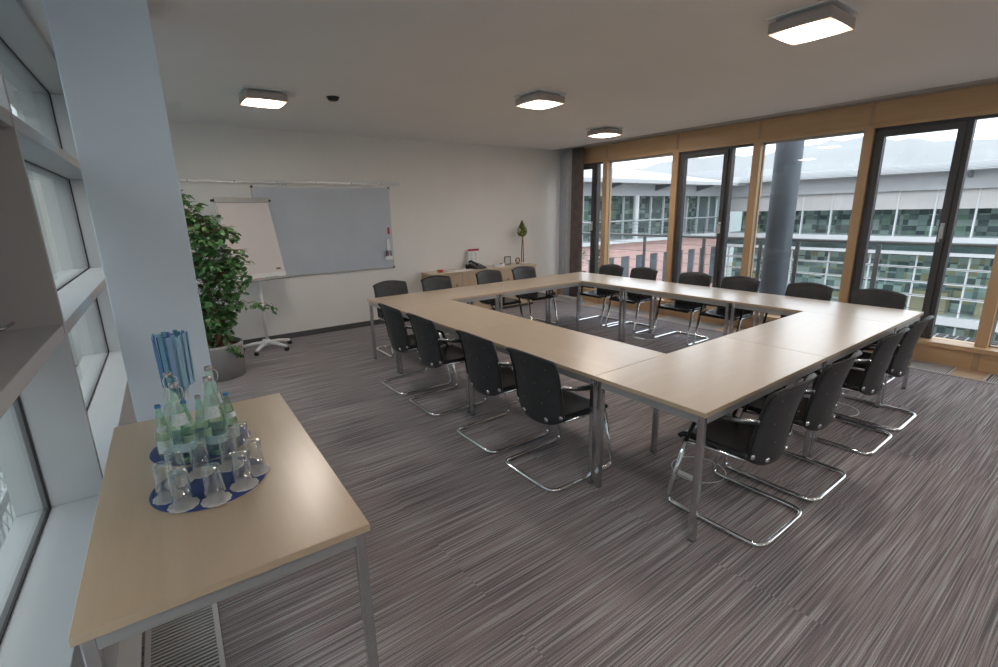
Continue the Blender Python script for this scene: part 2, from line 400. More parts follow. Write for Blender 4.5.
# ---------------------------------------------------------------- room shell
struct(MB().box(-.62, 6.6 + .03, YF, YB, -.12, 0).build('floor', M['carpet']))
struct(MB().box(-.75, 6.62, YF, YB + .1, ZC, ZC + .2).build('ceiling', M['ceiling']))
struct(MB().box(-.75, 6.98, YB, YB + .2, -.12, ZC).build('wall_back', M['wall']))
struct(MB().box(-.75, 6.98, YF - .2, YF, -.12, ZC + .2).build('wall_front', M['wall']))
struct(MB().box(-.3, 6.60, YB - .016, YB, 0, .075).build('baseboard_back', M['darkbase']))
struct(MB().box(6.62, 6.98, YF, YB + .1, ZC - .012, ZC + .2).build('trim_1', M['grey'], bevel=.002))   # strip above the window wall
tr = MB().box(6.50, 6.535, YF, YB, ZC - .014, ZC - .0005).box(6.565, 6.60, YF, YB, ZC - .014, ZC - .0005)
struct(tr.build('trim_2', M['alu']))                                                  # curtain track

struct(MB().box(6.70, 6.738, 6.87, YB, 0.01, ZC - .015).build('trim_3', M['curtain_l']))

# window wall -------------------------------------------------------------
posts = [(5.92, .10), (4.545, .105), (3.34, .10), (2.125, .095), (.87, .095), (-.38, .10), (-1.63, .10), (-2.88, .10)]
hd = MB()
ed = [YB] + [p[0] for p in posts] + [YF]
for a, b in zip(ed[:-1], ed[1:]):
    hd.box(6.745, 6.84, b + (.02 if b != YF else 0), a - (.02 if a != YB else 0), 2.51, 2.742)
struct(hd.build('wall_right', M['timber']))
js = MB()
for y, w in posts: js.box(6.752, 6.84, y - .019, y + .019, 2.51, 2.742)
struct(js.build('trim_4', M['timber_j']))
struct(MB().box(6.715, 6.86, YF, YB, 2.472, 2.51).build('trim_5', M['timber'], bevel=.003))
bp = MB()
for a, b in zip(ed[:-1], ed[1:]):
    bp.box(6.64, 6.86, b + (.03 if b != YF else 0), a - (.03 if a != YB else 0), -.12, .185)
struct(bp.build('trim_6', M['timber']))
js = MB()
for y, w in posts: js.box(6.645, 6.86, y - .029, y + .029, -.12, .184)
struct(js.build('trim_7', M['timber_j']))
struct(MB().box(6.615, 6.90, YF, YB, .185, .232).build('trim_8', M['timber'], bevel=.004))
k = 9
for y, w in posts:
    struct(MB().box(6.70, 6.84, y - w / 2, y + w / 2, .232, 2.472).build('trim_%d' % k, M['timber_v'], bevel=.003)); k += 1
# bays: (y_hi, y_lo, kind)
wn = dn = 1
bays = [(YB - .05, 5.97, 'door'), (5.87, 4.598, 'glass'), (4.492, 3.39, 'door'), (3.29, 2.173, 'glass'), (2.077, .918, 'door'), (.822, -.33, 'glass'), (-.43, -1.58, 'door'), (-1.68, -2.83, 'glass')]
def pane_box(y0, y1, z0, z1, parent, x=6.79): return MB().box(x, x + .018, y0, y1, z0, z1).build('pane', M['pane'], parent)
for hi, lo, kd in bays:
    if kd == 'glass':
        w = struct(empty('window_%d' % wn, (0, 0, 0))); wn += 1
        pane_box(lo, hi, .232, 2.472, w)
        MB().box(6.775, 6.79, lo, lo + .012, .232, 2.472).box(6.775, 6.79, hi - .012, hi, .232, 2.472).box(6.775, 6.79, lo, hi, 2.44, 2.472).box(6.775, 6.79, lo, hi, .232, .25).build('bead', M['grey'], w)
    else:
        split = hi - .76 if hi < 6.5 else 6.17
        d = struct(empty('door_%d' % dn, (0, 0, 0))); dn += 1
        # fixed dark outer frame with its mullion
        f = MB(); f.box(6.74, 6.83, hi - .03, hi, .232, 2.472); f.box(6.74, 6.83, lo, hi, 2.445, 2.472); f.box(6.74, 6.83, split - .045, split, .232, 2.445); f.box(6.74, 6.83, split, hi - .03, .232, .255)
        f.build('frame', M['dframe'], d, bevel=.003)
        # moving leaf
        a, b = split + .004, hi - .034
        f = MB(); f.box(6.72, 6.80, a, a + .062, .259, 2.441); f.box(6.72, 6.80, b - .062, b, .259, 2.441); f.box(6.72, 6.80, a + .062, b - .062, 2.375, 2.441); f.box(6.72, 6.80, a + .062, b - .062, .259, .335)
        lf = f.build('leaf', M['dframe'], d, bevel=.003)
        pane_box(a + .062, b - .062, .335, 2.375, lf, 6.765)
        hb = MB(); hb.box(6.712, 6.72, a + .015, a + .047, 1.30, 1.46); hb.tube(fillet([(6.715, a + .031, 1.42), (6.67, a + .031, 1.42), (6.665, a + .034, 1.27)], .012), .010, 8)
        hb.build('handle', M['whitem'], lf)
        pane_box(lo, split - .045, .232, 2.445, d)
# plinth under the curtain
struct(MB().box(6.53, 6.64, 6.30, 6.90, 0.007, .05).build('trim_%d' % k, M['white'], bevel=.01)); k += 1

# left facade ---------------------------------------------------------------
def loc_left(o): o.location = (FX, FY, 0); o.rotation_euler = (0, 0, -TA); return o
YL0, YL1 = -5.85, 4.36
def lbox(name, m, *boxes, bevel=.003):
    b = MB()
    for q in boxes: b.box(*q)
    return struct(loc_left(b.build(name, m, bevel=bevel)))
lbox('wall_left', M['grid'], (-.30, 0, YL0, YL1, -.12, .45), (-.30, 0, YL0, YL1, 2.705, ZC + .1))
fins = [-3.06, .0, 3.07]
for y in fins + [4.34]:
    lbox('trim_%d' % k, M['grid'], (-.30, .004, y - .014, y + .014, .45, 2.705)); k += 1
edges = [YL0] + fins + [4.34]
for (z0, z1) in ((1.195, 1.25), (2.02, 2.078)):
    lbox('trim_%d' % k, M['grid'], *[(-.30, 0, a + .014, b - .014, z0, z1) for a, b in zip(edges[:-1], edges[1:])]); k += 1
levels = [(.45, 1.195), (1.25, 2.02), (2.078, 2.705)]
for a, b in zip(edges[:-1], edges[1:]):
    for z0, z1 in levels:
        w = struct(loc_left(empty('window_%d' % wn))); wn += 1
        a1, b1 = a + .014, b - .014; g = .007
        if a < -1 and a > -4 and 1.2 < z0 < 1.3:      # this opening is closed by a solid vent flap
            fl = MB().box(-.215, -.18, a1 + .002, b1 - .002, z0 + .002, z1 - .002).build('vent_flap', M['flap'], w, bevel=.002)
            MB().box(-.18, -.165, b1 - .20, b1 - .16, z0 + .02, z0 + .05).tube(fillet([(-.165, b1 - .18, z0 + .035), (-.14, b1 - .18, z0 + .035), (-.135, b1 - .06, z0 + .035)], .01), .007, 8).build('handle', M['satin'], fl)
        else:
            MB().box(-.205, -.19, a1 + .002, b1 - .002, z0 + .002, z1 - .002).build('pane', M['pane_l'], w)
        MB().box(-.21, -.186, a1, a1 + g, z0, z1).box(-.21, -.186, b1 - g, b1, z0, z1).box(-.21, -.186, a1, b1, z0, z0 + g).box(-.21, -.186, a1, b1, z1 - g, z1).build('gasket', M['gasket'], w)
# pale strip beside the convector on the left, flush with the floor
lbox('trim_%d' % k, M['white'], (0, .075, YL0, YL1, -.11, .004), bevel=0); k += 1

# pillar
pl = MB().box(-.205, .200, 0, .34, 0, ZC).build('pillar', M['pillar'], bevel=.006, loc=(.040, 3.25, 0), rotz=-TA * .5)
struct(pl)

# ---------------------------------------------------------------- convector grilles
def grille(y0, y1, x0, x1, label, group, rot=None, along='y', step=.022):
    g = empty('floor_grille', ((x0 + x1) / 2, (y0 + y1) / 2, 0))
    hx, hy = (x1 - x0) / 2, (y1 - y0) / 2
    MB().box(-hx, hx, -hy, -hy + .018, 0, .007).box(-hx, hx, hy - .018, hy, 0, .007).box(-hx, -hx + .02, -hy, hy, 0, .007).box(hx - .02, hx, -hy, hy, 0, .007).build('frame', M['grille'], g)
    MB().box(-hx + .02, hx - .02, -hy + .018, hy - .018, 0, .001).build('shaft', M['grille_gap'], g)
    s = MB(); y = -hy + .03
    while y < hy - .03:
        s.box(-hx + .02, hx - .02, y, y + .009, .001, .006); y += step
    s.build('slats', M['grille'], g)
    tag(g, label, 'floor grille', group); return g
gl = grille(-2.2, 4.25, -.13, .13, 'long aluminium floor grille under the side table along the left glazing', None, step=.019)
gl.location = (-.115, 1.95, 0); gl.rotation_euler = (0, 0, -TA)
gy = [6.90, 5.92, 4.545, 3.34, 2.125, .87, -.38, -1.63]
glab = ['floor grille in front of the dark curtain at the corner', 'floor grille along the first full pane after the corner window', 'floor grille along the glazed door behind the two middle window chairs',
        'floor grille along the pane that shows the round outdoor column', 'floor grille beside the far right table end below the nearest glazed door', 'floor grille cut by the right edge of the picture', 'floor grille of the window bay past the right picture edge']
for i, (a, b) in enumerate(zip(gy[:-1], gy[1:])):
    grille(b + .12, a - .12 if i else a, 6.27, 6.625, glab[i], 'floor grilles along the window wall', step=.017)
for y in gy[1:-1]:
    struct(MB().box(6.27, 6.625, y - .118, y + .118, 0, .005).build('trim_%d' % k, M['timber_j'])); k += 1
struct(MB().box(6.255, 6.268, -3, 6.9, 0, .006).build('trim_%d' % k, M['alu'])); k += 1

# ---------------------------------------------------------------- ceiling lamps and detector
def make_lamp():
    r = empty('ceiling_lamp')
    MB().box(-.182, .182, -.182, .182, -.010, 0).build('ceiling_plate', M['white'], r, bevel=.002)
    MB().box(-.14, .14, -.14, .14, -.030, -.010).build('neck', M['grey'], r)
    MB().box(-.17, .17, -.17, .17, -.090, -.030).build('housing', M['lamp_metal'], r, bevel=.004)
    MB().box(-.163, .163, -.163, .163, -.0935, -.090).build('diffuser', M['lamp'], r)
    return r
lamp = make_lamp()
lamps = [(3.42, 1.46, 'square lit ceiling lamp nearest the camera, near the upper right corner'),
         (1.13, 5.07, 'square lit ceiling lamp over the potted ficus side, left of the smoke detector'),
         (3.36, 3.82, 'square lit ceiling lamp over the middle of the table ring'),
         (5.47, 4.86, 'square lit ceiling lamp farthest away, near the dark curtain'),
         (1.13, .2, 'added square fill lamp, unseen behind the camera on the glass grid side'),  # this and the next two unseen lamps are added to brighten the room
         (5.5, -.6, 'added square fill lamp, unseen behind the camera on the timber window side'),
         (3.4, -1.9, 'added square fill lamp, unseen, nearest the rear wall behind the camera')]
for i, (x, y, lb) in enumerate(lamps):
    o = lamp if i == 0 else copy_tree(lamp)
    o.location = (x, y, ZC); tag(o, lb, 'ceiling lamp', 'square ceiling lamps')
sd = MB().lathe([(0, -.035), (.03, -.035), (.05, -.025), (.052, -.008), (.06, -.006), (.06, 0)], n=24).build('smoke_detector', M['blackp'], loc=(1.72, 4.92, ZC))
tag(sd, 'small black round detector on the ceiling', 'smoke detector')

# ---------------------------------------------------------------- tables
def make_table(name, L_, W_, H):
    r = empty(name)
    t = MB().box(-L_ / 2 + .0012, L_ / 2 - .0012, -W_ / 2 + .0012, W_ / 2 - .0012, H - .025, H).build('tabletop', M['maple_x'], r, bevel=.0018)
    i = .012
    a = MB()
    for s_ in (-1, 1):
        a.box(-L_ / 2 + .045, L_ / 2 - .045, s_ * (W_ / 2 - i - .011) - .011, s_ * (W_ / 2 - i - .011) + .011, H - .068, H - .025)
        a.box(s_ * (L_ / 2 - i - .011) - .011, s_ * (L_ / 2 - i - .011) + .011, -W_ / 2 + .045, W_ / 2 - .045, H - .068, H - .025)
    a.build('rail', M['apron'], r, bevel=.002)
    for sx in (-1, 1):
        for sy in (-1, 1):
            cx, cy = sx * (L_ / 2 - .03), sy * (W_ / 2 - .03)
            lg = MB().box(cx - .0165, cx + .0165, cy - .0165, cy + .0165, .012, H - .025).build('leg', M['satin'], r, bevel=.004)
            MB().box(cx - .015, cx + .015, cy - .015, cy + .015, 0, .012).build('foot_cap', M['grey_d'], lg)
    return r
X0, Y0 = 2.025, 1.119
T = make_table('conference_table', 1.4, .7, .725)
tb = [(X0 + .7, Y0 + .35, 0, 'table at the near corner of the ring, its corner pointing at the camera'),
      (X0 + 2.1, Y0 + .35, 0, 'second table of the near side, next to the nearest corner table'),
      (X0 + 3.15, Y0 + .7, PI / 2, 'table at the right corner of the ring beside the nearest glazed door'),
      (X0 + 3.15, Y0 + 2.1, PI / 2, 'middle table on the window side of the ring'),
      (X0 + 3.15, Y0 + 3.5, PI / 2, 'table at the far corner of the ring near the dark curtain'),
      (X0 + 2.1, Y0 + 3.85, 0, 'right table of the back row in front of the low cabinets'),
      (X0 + .7, Y0 + 3.85, 0, 'table at the left end of the ring in front of the whiteboard'),
      (X0 + .35, Y0 + 2.8, PI / 2, 'far table of the left side between the two farther left chairs'),
      (X0 + .35, Y0 + 1.4, PI / 2, 'near table of the left side beside the two nearer left chairs')]
for i, (x, y, rz, lb) in enumerate(tb):
    o = T if i == 0 else copy_tree(T)
    o.location = (x, y, 0); o.rotation_euler = (0, 0, rz)
    tag(o, 'maple ' + lb, 'table', 'conference tables joined into a ring')
ST = make_table('side_table', 1.42, .725, .73)
ST.location = (.108, 2.030, 0); ST.rotation_euler = (0, 0, PI / 2 - TA)
tag(ST, 'maple side table in the left foreground carrying bottles and glasses', 'table')

# ---------------------------------------------------------------- chairs
def make_chair():
    r = empty('cantilever_chair')
    R_ = .0138; X = .245
    def side(s_):
        return [(s_ * X, .168, .425), (s_ * (X + .002), .262, .012), (s_ * (X + .002), -.285, .012)]
    a = side(1); b = side(-1)
    path = fillet([a[0], a[1], a[2], b[2], b[1], b[0]], [.06, .075, .075, .06], 6)
    MB().tube(path, R_, 12).build('frame', M['chrome'], r)
    # glides under the skid
    for s_ in (-1, 1):
        for y in (.18, -.20): MB().box(s_ * X - .009, s_ * X + .009, y - .02, y + .02, 0, .004).build('glide', M['blackp'], r)
    # side rails under the seat
    q = MB()
    for s_ in (-1, 1):
        q.tube(fillet([(s_ * X, .168, .42), (s_ * .225, .12, .418), (s_ * .205, -.15, .425)], .03), .010, 8)
    q.tube([(-.22, .10, .418), (.22, .10, .418)], .009, 8); q.tube([(-.205, -.10, .42), (.205, -.10, .42)], .009, 8)
    q.build('seat_frame', M['satin'], r)
    # seat with rolled front edge
    def fs(u, v):
        x = (.5 - u) * .43; t = v
        y = -.155 + .40 * t
        z = .452 - .010 * math.sin(PI * t) * (1 - (2 * u - 1) ** 2)
        if t > .86:
            k_ = (t - .86) / .14; y = -.155 + .40 * .86 + .05 * math.sin(k_ * PI / 2) ; z -= .030 * (1 - math.cos(k_ * PI / 2))
        return (x, y, z)
    MB().sheet(fs, 12, 22, -.022).build('seat', M['leather'], r)
    # backrest: curved sling, bowed top edge, cut-back lower corners
    def fb(u, v):
        s_ = 2 * u - 1; x = s_ * .218
        zb = .378 + .055 * abs(s_) ** 3.2; zt = .846 - .030 * s_ * s_
        z = zb + (zt - zb) * v
        tt = max(0.0, (z - .378) / .46)
        y = -.158 - .082 * tt ** 1.15 + .012 * math.sin(PI * tt)
        y -= .048 * (1 - s_ * s_)
        if v > .93: y -= .018 * ((v - .93) / .07) ** 1.5
        return (x, y, z)
    bk = MB().sheet(fb, 16, 22, .013).build('backrest', M['leather_back'], r)
    fr = MB().sheet(lambda u, v: tuple(Vector(fb(u * .94 + .03, v * .95 + .03)) + Vector((0, .0035, 0))), 16, 20, .004)
    fr.build('front_panel', M['leather'], bk)
    # edge piping
    for u_ in (0, 1): MB().tube([Vector(fb(u_, v_ / 14)) + Vector((0, -.005, 0)) for v_ in range(15)], .0055, 6).build('piping', M['blackp'], bk)
    for s_ in (-1, 1):
        for (u_, dz) in ((.97, .012), (.74, .018)):
            uu = .5 + s_ * (u_ - .5); p = Vector(fb(uu, .045)); p.z += 0
            n_ = Vector((s_ * .30 * (1 if u_ > .9 else .5), -1, -.1)).normalized()
            rot = n_.to_track_quat('Z', 'Y').to_matrix().to_4x4()
            c_ = p + Vector((0, -.010, .012))
            MB().lathe([(0, .0055), (.010, .005), (.0145, .002), (.0145, -.004)], n=14, mtx=Matrix.Translation(c_) @ rot).build('rivet', M['satin'], bk)
    # little upholstery studs over the back
    for (u_, v_) in ((.15, .85), (.5, .88), (.85, .85), (.18, .55), (.4, .62), (.62, .6), (.84, .52), (.3, .3), (.7, .32)):
        c_ = Vector(fb(u_, v_)) + Vector((0, -.0135, 0))
        MB().lathe([(0, .002), (.0025, .0015), (.003, 0)], n=8, mtx=Matrix.Translation(c_) @ Matrix.Rotation(PI / 2, 4, 'X')).build('stud', M['grey'], bk)
    for s_ in (-1, 1):
        pa = fillet([(s_ * X, .168, .42), (s_ * X, .108, .600), (s_ * .243, -.02, .615), (s_ * .232, -.195, .655)], [.045, .03], 6)
        ar = MB().tube(pa, .0115, 10).build('armrest', M['blackp'], r)
        MB().tube([(s_ * .242, -.055, .630), (s_ * .240, -.12, .645), (s_ * .228, -.2, .664)], [.010, .011, .009], 8).build('arm_end', M['satin'], ar)
        MB().tube([(s_ * X, .085, .612), (s_ * .244, .02, .620), (s_ * .242, -.07, .630)], [.010, .013, .010], 8).build('arm_pad', M['blackp'], ar)
    return r
CH = make_chair()
D = .285          # rear bar to chair origin
chairs = []
def fr(x): return (x, .895 + D, 0)
def lf(y): return (1.77 + D, y, -PI / 2)
for x, lb in ((2.50, 'nearest on the near side, beside the front corner leg'), (3.13, 'second one from the nearest corner on the near side'),
              (4.005, 'third one on the near side, before the last chair'), (4.59, 'last one on the near side, by the right table corner')):
    chairs.append(fr(x) + (lb, 'chairs on the near side'))
for y, lb in ((2.15, 'nearest one on the left side, back turned to the camera'), (2.77, 'second one from the camera on the left side'),
              (3.60, 'third one from the camera on the left side'), (4.22, 'farthest one on the left side, by the table leg')):
    chairs.append(lf(y) + (lb, 'chairs on the left side'))
for x, lb in ((2.47, 'leftmost of the back row, below the whiteboard corner'), (3.13, 'second in the back row, at the left end of the low cabinets'),
              (3.99, 'third in the back row, below the telephone'), (4.64, 'last in the back row, below the small picture frame')):
    chairs.append((x, 5.40 + .255, PI, lb, 'chairs in the back row'))
for y, lb in ((4.87, 'farthest on the window side, before the shrubs'), (4.28, 'second from the curtain on the window side'),
              (3.48, 'third from the curtain on the window side'), (2.89, 'fourth from the curtain, left of the outdoor column'),
              (2.14, 'just right of the outdoor column, window side'), (1.53, 'last at the right end of the window side')):
    chairs.append((5.50, y, PI / 2, lb, 'chairs on the window side'))
for i, (x, y, rz, lb, gp) in enumerate(chairs):
    o = CH if i == 0 else copy_tree(CH)
    if gp == 'chairs in the back row': y = 5.66 - .25
    o.location = (x, y, 0); o.rotation_euler = (0, 0, rz)
    tag(o, 'black leather chair, ' + lb, 'chair', gp)

# ---------------------------------------------------------------- floor outlets
ol = None
for (x, y, lb) in ((2.72, 1.52, 'round floor outlet with white rim under the nearest chair'), (4.5, 1.36, 'round floor outlet with white rim between the last near side chairs'),
                   (5.28, 3.86, 'round floor outlet with white rim beneath the window side tables near the curtain'), (5.86, 2.84, 'round floor outlet with white rim behind the fourth window chair')):
    if ol is None:
        o = empty('floor_outlet')
        ring = []
        for q in range(40): ring.append((.165 * math.cos(2 * PI * q / 40), .165 * math.sin(2 * PI * q / 40), .002))
        MB().tube(ring, .0035, 6, closed=True).build('rim', M['white'], o)
        MB().box(-.15, -.105, -.075, .075, 0, .006).build('lid_handle', M['white'], o, bevel=.002)
        MB().lathe([(0, .0015), (.16, .0015), (.163, 0)], n=40).build('lid', M['carpet'], o)
        ol = o
    else: o = copy_tree(ol)
    o.location = (x, y, 0); tag(o, lb, 'floor outlet', 'round floor outlets')

# ---------------------------------------------------------------- rear wall items
wb = empty('whiteboard', (0, YB, 0))
MB().box(1.30, 3.145, -.028, -.012, .88, 2.035).build('panel', M['board'], wb)
f = MB().box(1.285, 3.16, -.032, -.010, 2.035, 2.05).box(1.285, 3.16, -.032, -.010, .865, .88).box(1.285, 1.30, -.032, -.010, .865, 2.05).box(3.145, 3.16, -.032, -.010, .865, 2.05)
f.build('frame', M['alu'], wb)
for x, z in ((1.29, 2.045), (3.155, 2.045), (3.155, .87), (1.29, .87)):
    MB().box(x - .014, x + .014, -.034, -.008, z - .014, z + .014).build('corner_cap', M['blackp'], wb, bevel=.003)
for x in (1.7, 2.8): MB().box(x - .03, x + .03, -.012, -.004, 2.02, 2.10).build('hanger', M['alu'], wb)
tag(wb, 'large blank grey blue whiteboard hanging on the rear wall rail', 'whiteboard')
rl = empty('wall_rail', (0, YB, 0))
MB().box(-.2, 3.34, -.022, 0, 2.092, 2.118).box(-.2, 3.34, -.030, -.022, 2.088, 2.094).box(-.2, 3.34, -.030, -.022, 2.112, 2.120).build('rail', M['alu'], rl)
for x in (.6, 1.1, 1.6, 2.1, 2.6, 3.05): MB().box(x - .004, x + .004, -.031, -.021, 2.09, 2.12).build('joint_clip', M['grey_d'], rl)
tag(rl, 'slim aluminium picture rail running along the rear wall above the whiteboard', 'rail')
mg = MB().box(3.09, 3.118, YB - .046, YB - .0285, 1.37, 1.47).build('board_magnet', M['red'], bevel=.004)
tag(mg, 'red bar magnet at the right edge of the whiteboard', 'magnet')
er = MB().box(3.055, 3.10, YB - .06, YB - .0285, 1.13, 1.30).build('board_eraser', M['white'], bevel=.006)
tag(er, 'white eraser stuck on the right part of the whiteboard', 'eraser')
hd = empty('marker_holder', (3.085, YB - .0285, 1.01))
MB().box(-.07, .045, -.04, 0, -.02, .0).box(-.07, .045, -.045, -.04, -.02, .035).build('tray', M['white'], hd, bevel=.002)
tag(hd, 'white marker holder on the lower right of the whiteboard', 'marker holder')
for x, mm, c in ((-.05, 'blackp', 'black'), (-.025, 'red', 'red'), (.0, 'white', 'white'), (.025, 'blue', 'blue')):
    o = MB().tube([(0, 0, 0), (0, 0, .085), (0, 0, .09), (0, 0, .115)], [.008, .008, .0065, .0065], 10).build('marker', M[mm], loc=(3.085 + x, YB - .0285 - .025, 1.0105))
    tag(o, c + ' capped marker standing in the whiteboard holder', 'marker', 'markers in the whiteboard holder')

# low cabinets
for i, (xa, xb) in enumerate(((3.63, 4.675), (4.675, 5.72))):
    c = empty('low_cabinet', ((xa + xb) / 2, 6.83, 0))
    h = (xb - xa) / 2 - .001
    MB().box(-h, h, -.20, .19, .05, .715).build('body', M['cabinet'], c, bevel=.002)
    MB().box(-h + .03, h - .03, -.17, .17, 0, .05).build('plinth', M['darkbase'], c)
    for s_ in (-1, 1):
        x0_, x1_ = (-h + .003, -.002) if s_ < 0 else (.002, h - .003)
        d = MB().box(x0_, x1_, -.219, -.20, .055, .712).build('door', M['cabinet'], c, bevel=.0015)
        if s_ < 0:
            kn = MB().lathe([(0, .022), (.013, .020), (.016, .012), (.009, 0)], n=14, mtx=Matrix.Translation((-.115, -.219, .53)) @ Matrix.Rotation(PI / 2, 4, 'X'))
            kn.build('knob', M['grey_d'], d)
    tag(c, ['maple low cabinet on the left, below the telephone and papers', 'maple low cabinet on the right, below the little picture frame and tree'][i], 'cabinet', 'low cabinets at the rear wall')
ct = MB().box(3.62, 5.73, 6.60, 7.022, .715, .742).build('cabinet_top', M['maple_x'], bevel=.003)
tag(ct, 'continuous maple top board lying over both low cabinets', 'worktop')
ZT = .742
# telephone
ph = empty('telephone', (4.57, 6.80, ZT), .15)
vs = [(-.10, -.10, 0), (.12, -.10, 0), (.12, .11, 0), (-.10, .11, 0), (-.10, -.10, .025), (.12, -.10, .025), (.12, .11, .085), (-.10, .11, .085)]
MB().add(vs, [(0, 3, 2, 1), (4, 5, 6, 7), (0, 1, 5, 4), (1, 2, 6, 5), (2, 3, 7, 6), (3, 0, 4, 7)]).build('base', M['phone'], ph, bevel=.006)
MB().tube(fillet([(-.075, -.10, .055), (-.075, -.08, .085), (-.075, .08, .125), (-.075, .11, .105)], .02), [.020] * 1 + [.019] * 13, 10).build('handset', M['blackp'], ph)
MB().add([(-.03, .02, .062), (.10, .02, .062), (.10, .09, .083), (-.03, .09, .083)], [(0, 1, 2, 3)]).build('display', M['screen'], ph)
b = MB()
for i in range(4):
    for j in range(4):
        yy = -.085 + j * .024; b.box(-.025 + i * .03, -.007 + i * .03, yy, yy + .015, .028 + (yy + .1) * .285, .036 + (yy + .1) * .285)
b.build('keypad', M['grey_d'], ph, bevel=.001)
MB().tube(fillet([(-.09, -.09, .05), (-.11, -.13, .01), (-.02, -.20, .008), (.03, -.232, .006), (.035, -.238, -.06), (.03, -.236, -.25)], .02), .0035, 6).build('cord', M['blackp'], ph)
tag(ph, 'dark grey desk telephone standing on the low cabinet', 'telephone')
# pen cup
pc = empty('pen_cup', (4.42, 6.87, ZT))
MB().lathe([(0, 0), (.032, 0), (.034, .075), (.031, .075), (.029, .004), (0, .004)], n=20).build('cup', M['blackp'], pc)
tag(pc, 'small black pen cup left of the telephone', 'cup')
for a_, mm in ((.3, 'white'), (2.2, 'satin'), (4.3, 'white')):
    o = MB().tube([(0, 0, .005), (.012 * math.cos(a_), .012 * math.sin(a_), .13)], .004, 8).build('pen', M[mm], loc=(4.42 + .008 * math.cos(a_), 6.87 + .008 * math.sin(a_), ZT))
    tag(o, 'pen standing in the black cup beside the telephone', 'pen', 'pens in the black cup')
# standing card with crimson head
cd = empty('standing_card', (4.62, 6.975, ZT), .05)
MB().box(-.115, .115, -.004, .004, 0, .28).build('sheet', M['paperw'], cd)
MB().box(-.115, .115, -.006, .006, .28, .315).build('header', M['pink'], cd)
b = MB()
for i, z in enumerate((.235, .215, .195, .165, .145, .125)):
    b.box(-.085, -.02 - .01 * (i % 2), -.0048, -.004, z, z + .007); b.box(.02, .075 - .012 * (i % 3), -.0048, -.004, z, z + .007)
b.build('print', M['grey'], cd)
MB().add([(-.06, .004, 0), (.06, .004, 0), (.06, .035, 0), (-.06, .035, 0), (-.06, .004, .2), (.06, .004, .2)], [(0, 1, 2, 3), (0, 1, 5, 4), (2, 3, 4, 5)]).build('back_stay', M['paperw'], cd)
tag(cd, 'white printed standing card with crimson top band behind the telephone', 'card')
for (x, y, w_, d_, h_, rz, mm, nm, lb, ct_) in (
        (4.10, 6.80, .21, .29, .014, 1.35, 'paperw', 'paper_stack', 'low stack of white papers left of the telephone', 'papers'),
        (4.33, 6.74, .11, .16, .010, 1.3, 'paperw', 'paper_stack', 'small stack of white papers right beside the pen cup', 'papers'),
        (5.02, 6.80, .12, .20, .022, 1.4, 'paperw', 'notepad', 'white note block right of the telephone', 'notepad')):
    b = MB()
    for q in range(4): b.box(-w_ / 2 + .003 * q, w_ / 2 - .002 * q, -d_ / 2 + .002 * q, d_ / 2 - .003 * q, h_ * q / 4, h_ * (q + 1) / 4)
    o = b.build(nm, M[mm], loc=(x, y, ZT), rotz=rz); tag(o, lb, ct_)
bx = empty('card_box', (5.04, 6.88, ZT + 0.0)); bx.location = (5.16, 6.86, ZT)
MB().box(-.035, .035, -.025, .025, 0, .012).box(-.035, -.032, -.025, .025, .012, .035).box(.032, .035, -.025, .025, .012, .035).box(-.035, .035, .022, .025, .012, .035).build('tray', M['orange'], bx)
MB().box(-.03, .03, -.02, .02, .012, .045).build('cards', M['paperw'], bx)
tag(bx, 'tiny orange tray of white cards left of the picture frame', 'tray')
dish = MB().lathe([(0, .004), (.035, .004), (.055, .03), (.06, .03), (.04, 0), (0, 0)], n=20).build('orange_dish', M['orange'], loc=(3.87, 6.83, ZT))
tag(dish, 'small orange red dish at the left end of the cabinets', 'dish')
for (dx, dy, rz) in ((-.015, .0, .3), (.016, .01, 1.2), (.0, -.016, 2.3)):
    o = MB().box(-.018, .018, -.008, .008, 0, .010).build('sweet', M['red'], loc=(3.87 + dx, 6.83 + dy, ZT + .0045), rotz=rz, bevel=.002)
    tag(o, 'red wrapped sweet lying in the small orange dish', 'sweet', 'sweets in the orange dish')
pf = empty('picture_frame', (5.28, 6.88, ZT), -.05)
MB().box(-.07, .07, -.012, .004, 0, .018).box(-.07, .07, -.012, .004, .132, .15).box(-.07, -.052, -.012, .004, .018, .132).box(.052, .07, -.012, .004, .018, .132).build('frame', M['grey_d'], pf, bevel=.002)
MB().box(-.052, .052, -.004, .002, .018, .132).build('picture', M['blind'], pf)
MB().box(-.012, .012, .004, .055, 0, .006).box(-.012, .012, .002, .006, 0, .11).build('stand', M['grey_d'], pf)
tag(pf, 'small square dark picture frame standing on the right cabinet', 'picture frame')
rg = empty('ring_ornament', (5.50, 6.86, ZT))
MB().tube([(.045 * math.cos(2 * PI * q / 28), 0, .062 + .045 * math.sin(2 * PI * q / 28)) for q in range(28)], .011, 10, closed=True).build('ring', M['ring'], rg)
MB().box(-.03, .03, -.02, .02, 0, .012).build('base', M['ring'], rg, bevel=.003)
MB().lathe([(0, .008), (.012, .008), (.016, 0)], n=16, mtx=Matrix.Translation((0, .004, .062)) @ Matrix.Rotation(PI / 2, 4, 'X')).build('centre', M['satin'], rg)
MB().tube([(-.034, 0, .062), (.034, 0, .062)], .003, 6).build('bar', M['ring'], rg)
tag(rg, 'little round reddish ring ornament beside the picture frame', 'ornament')
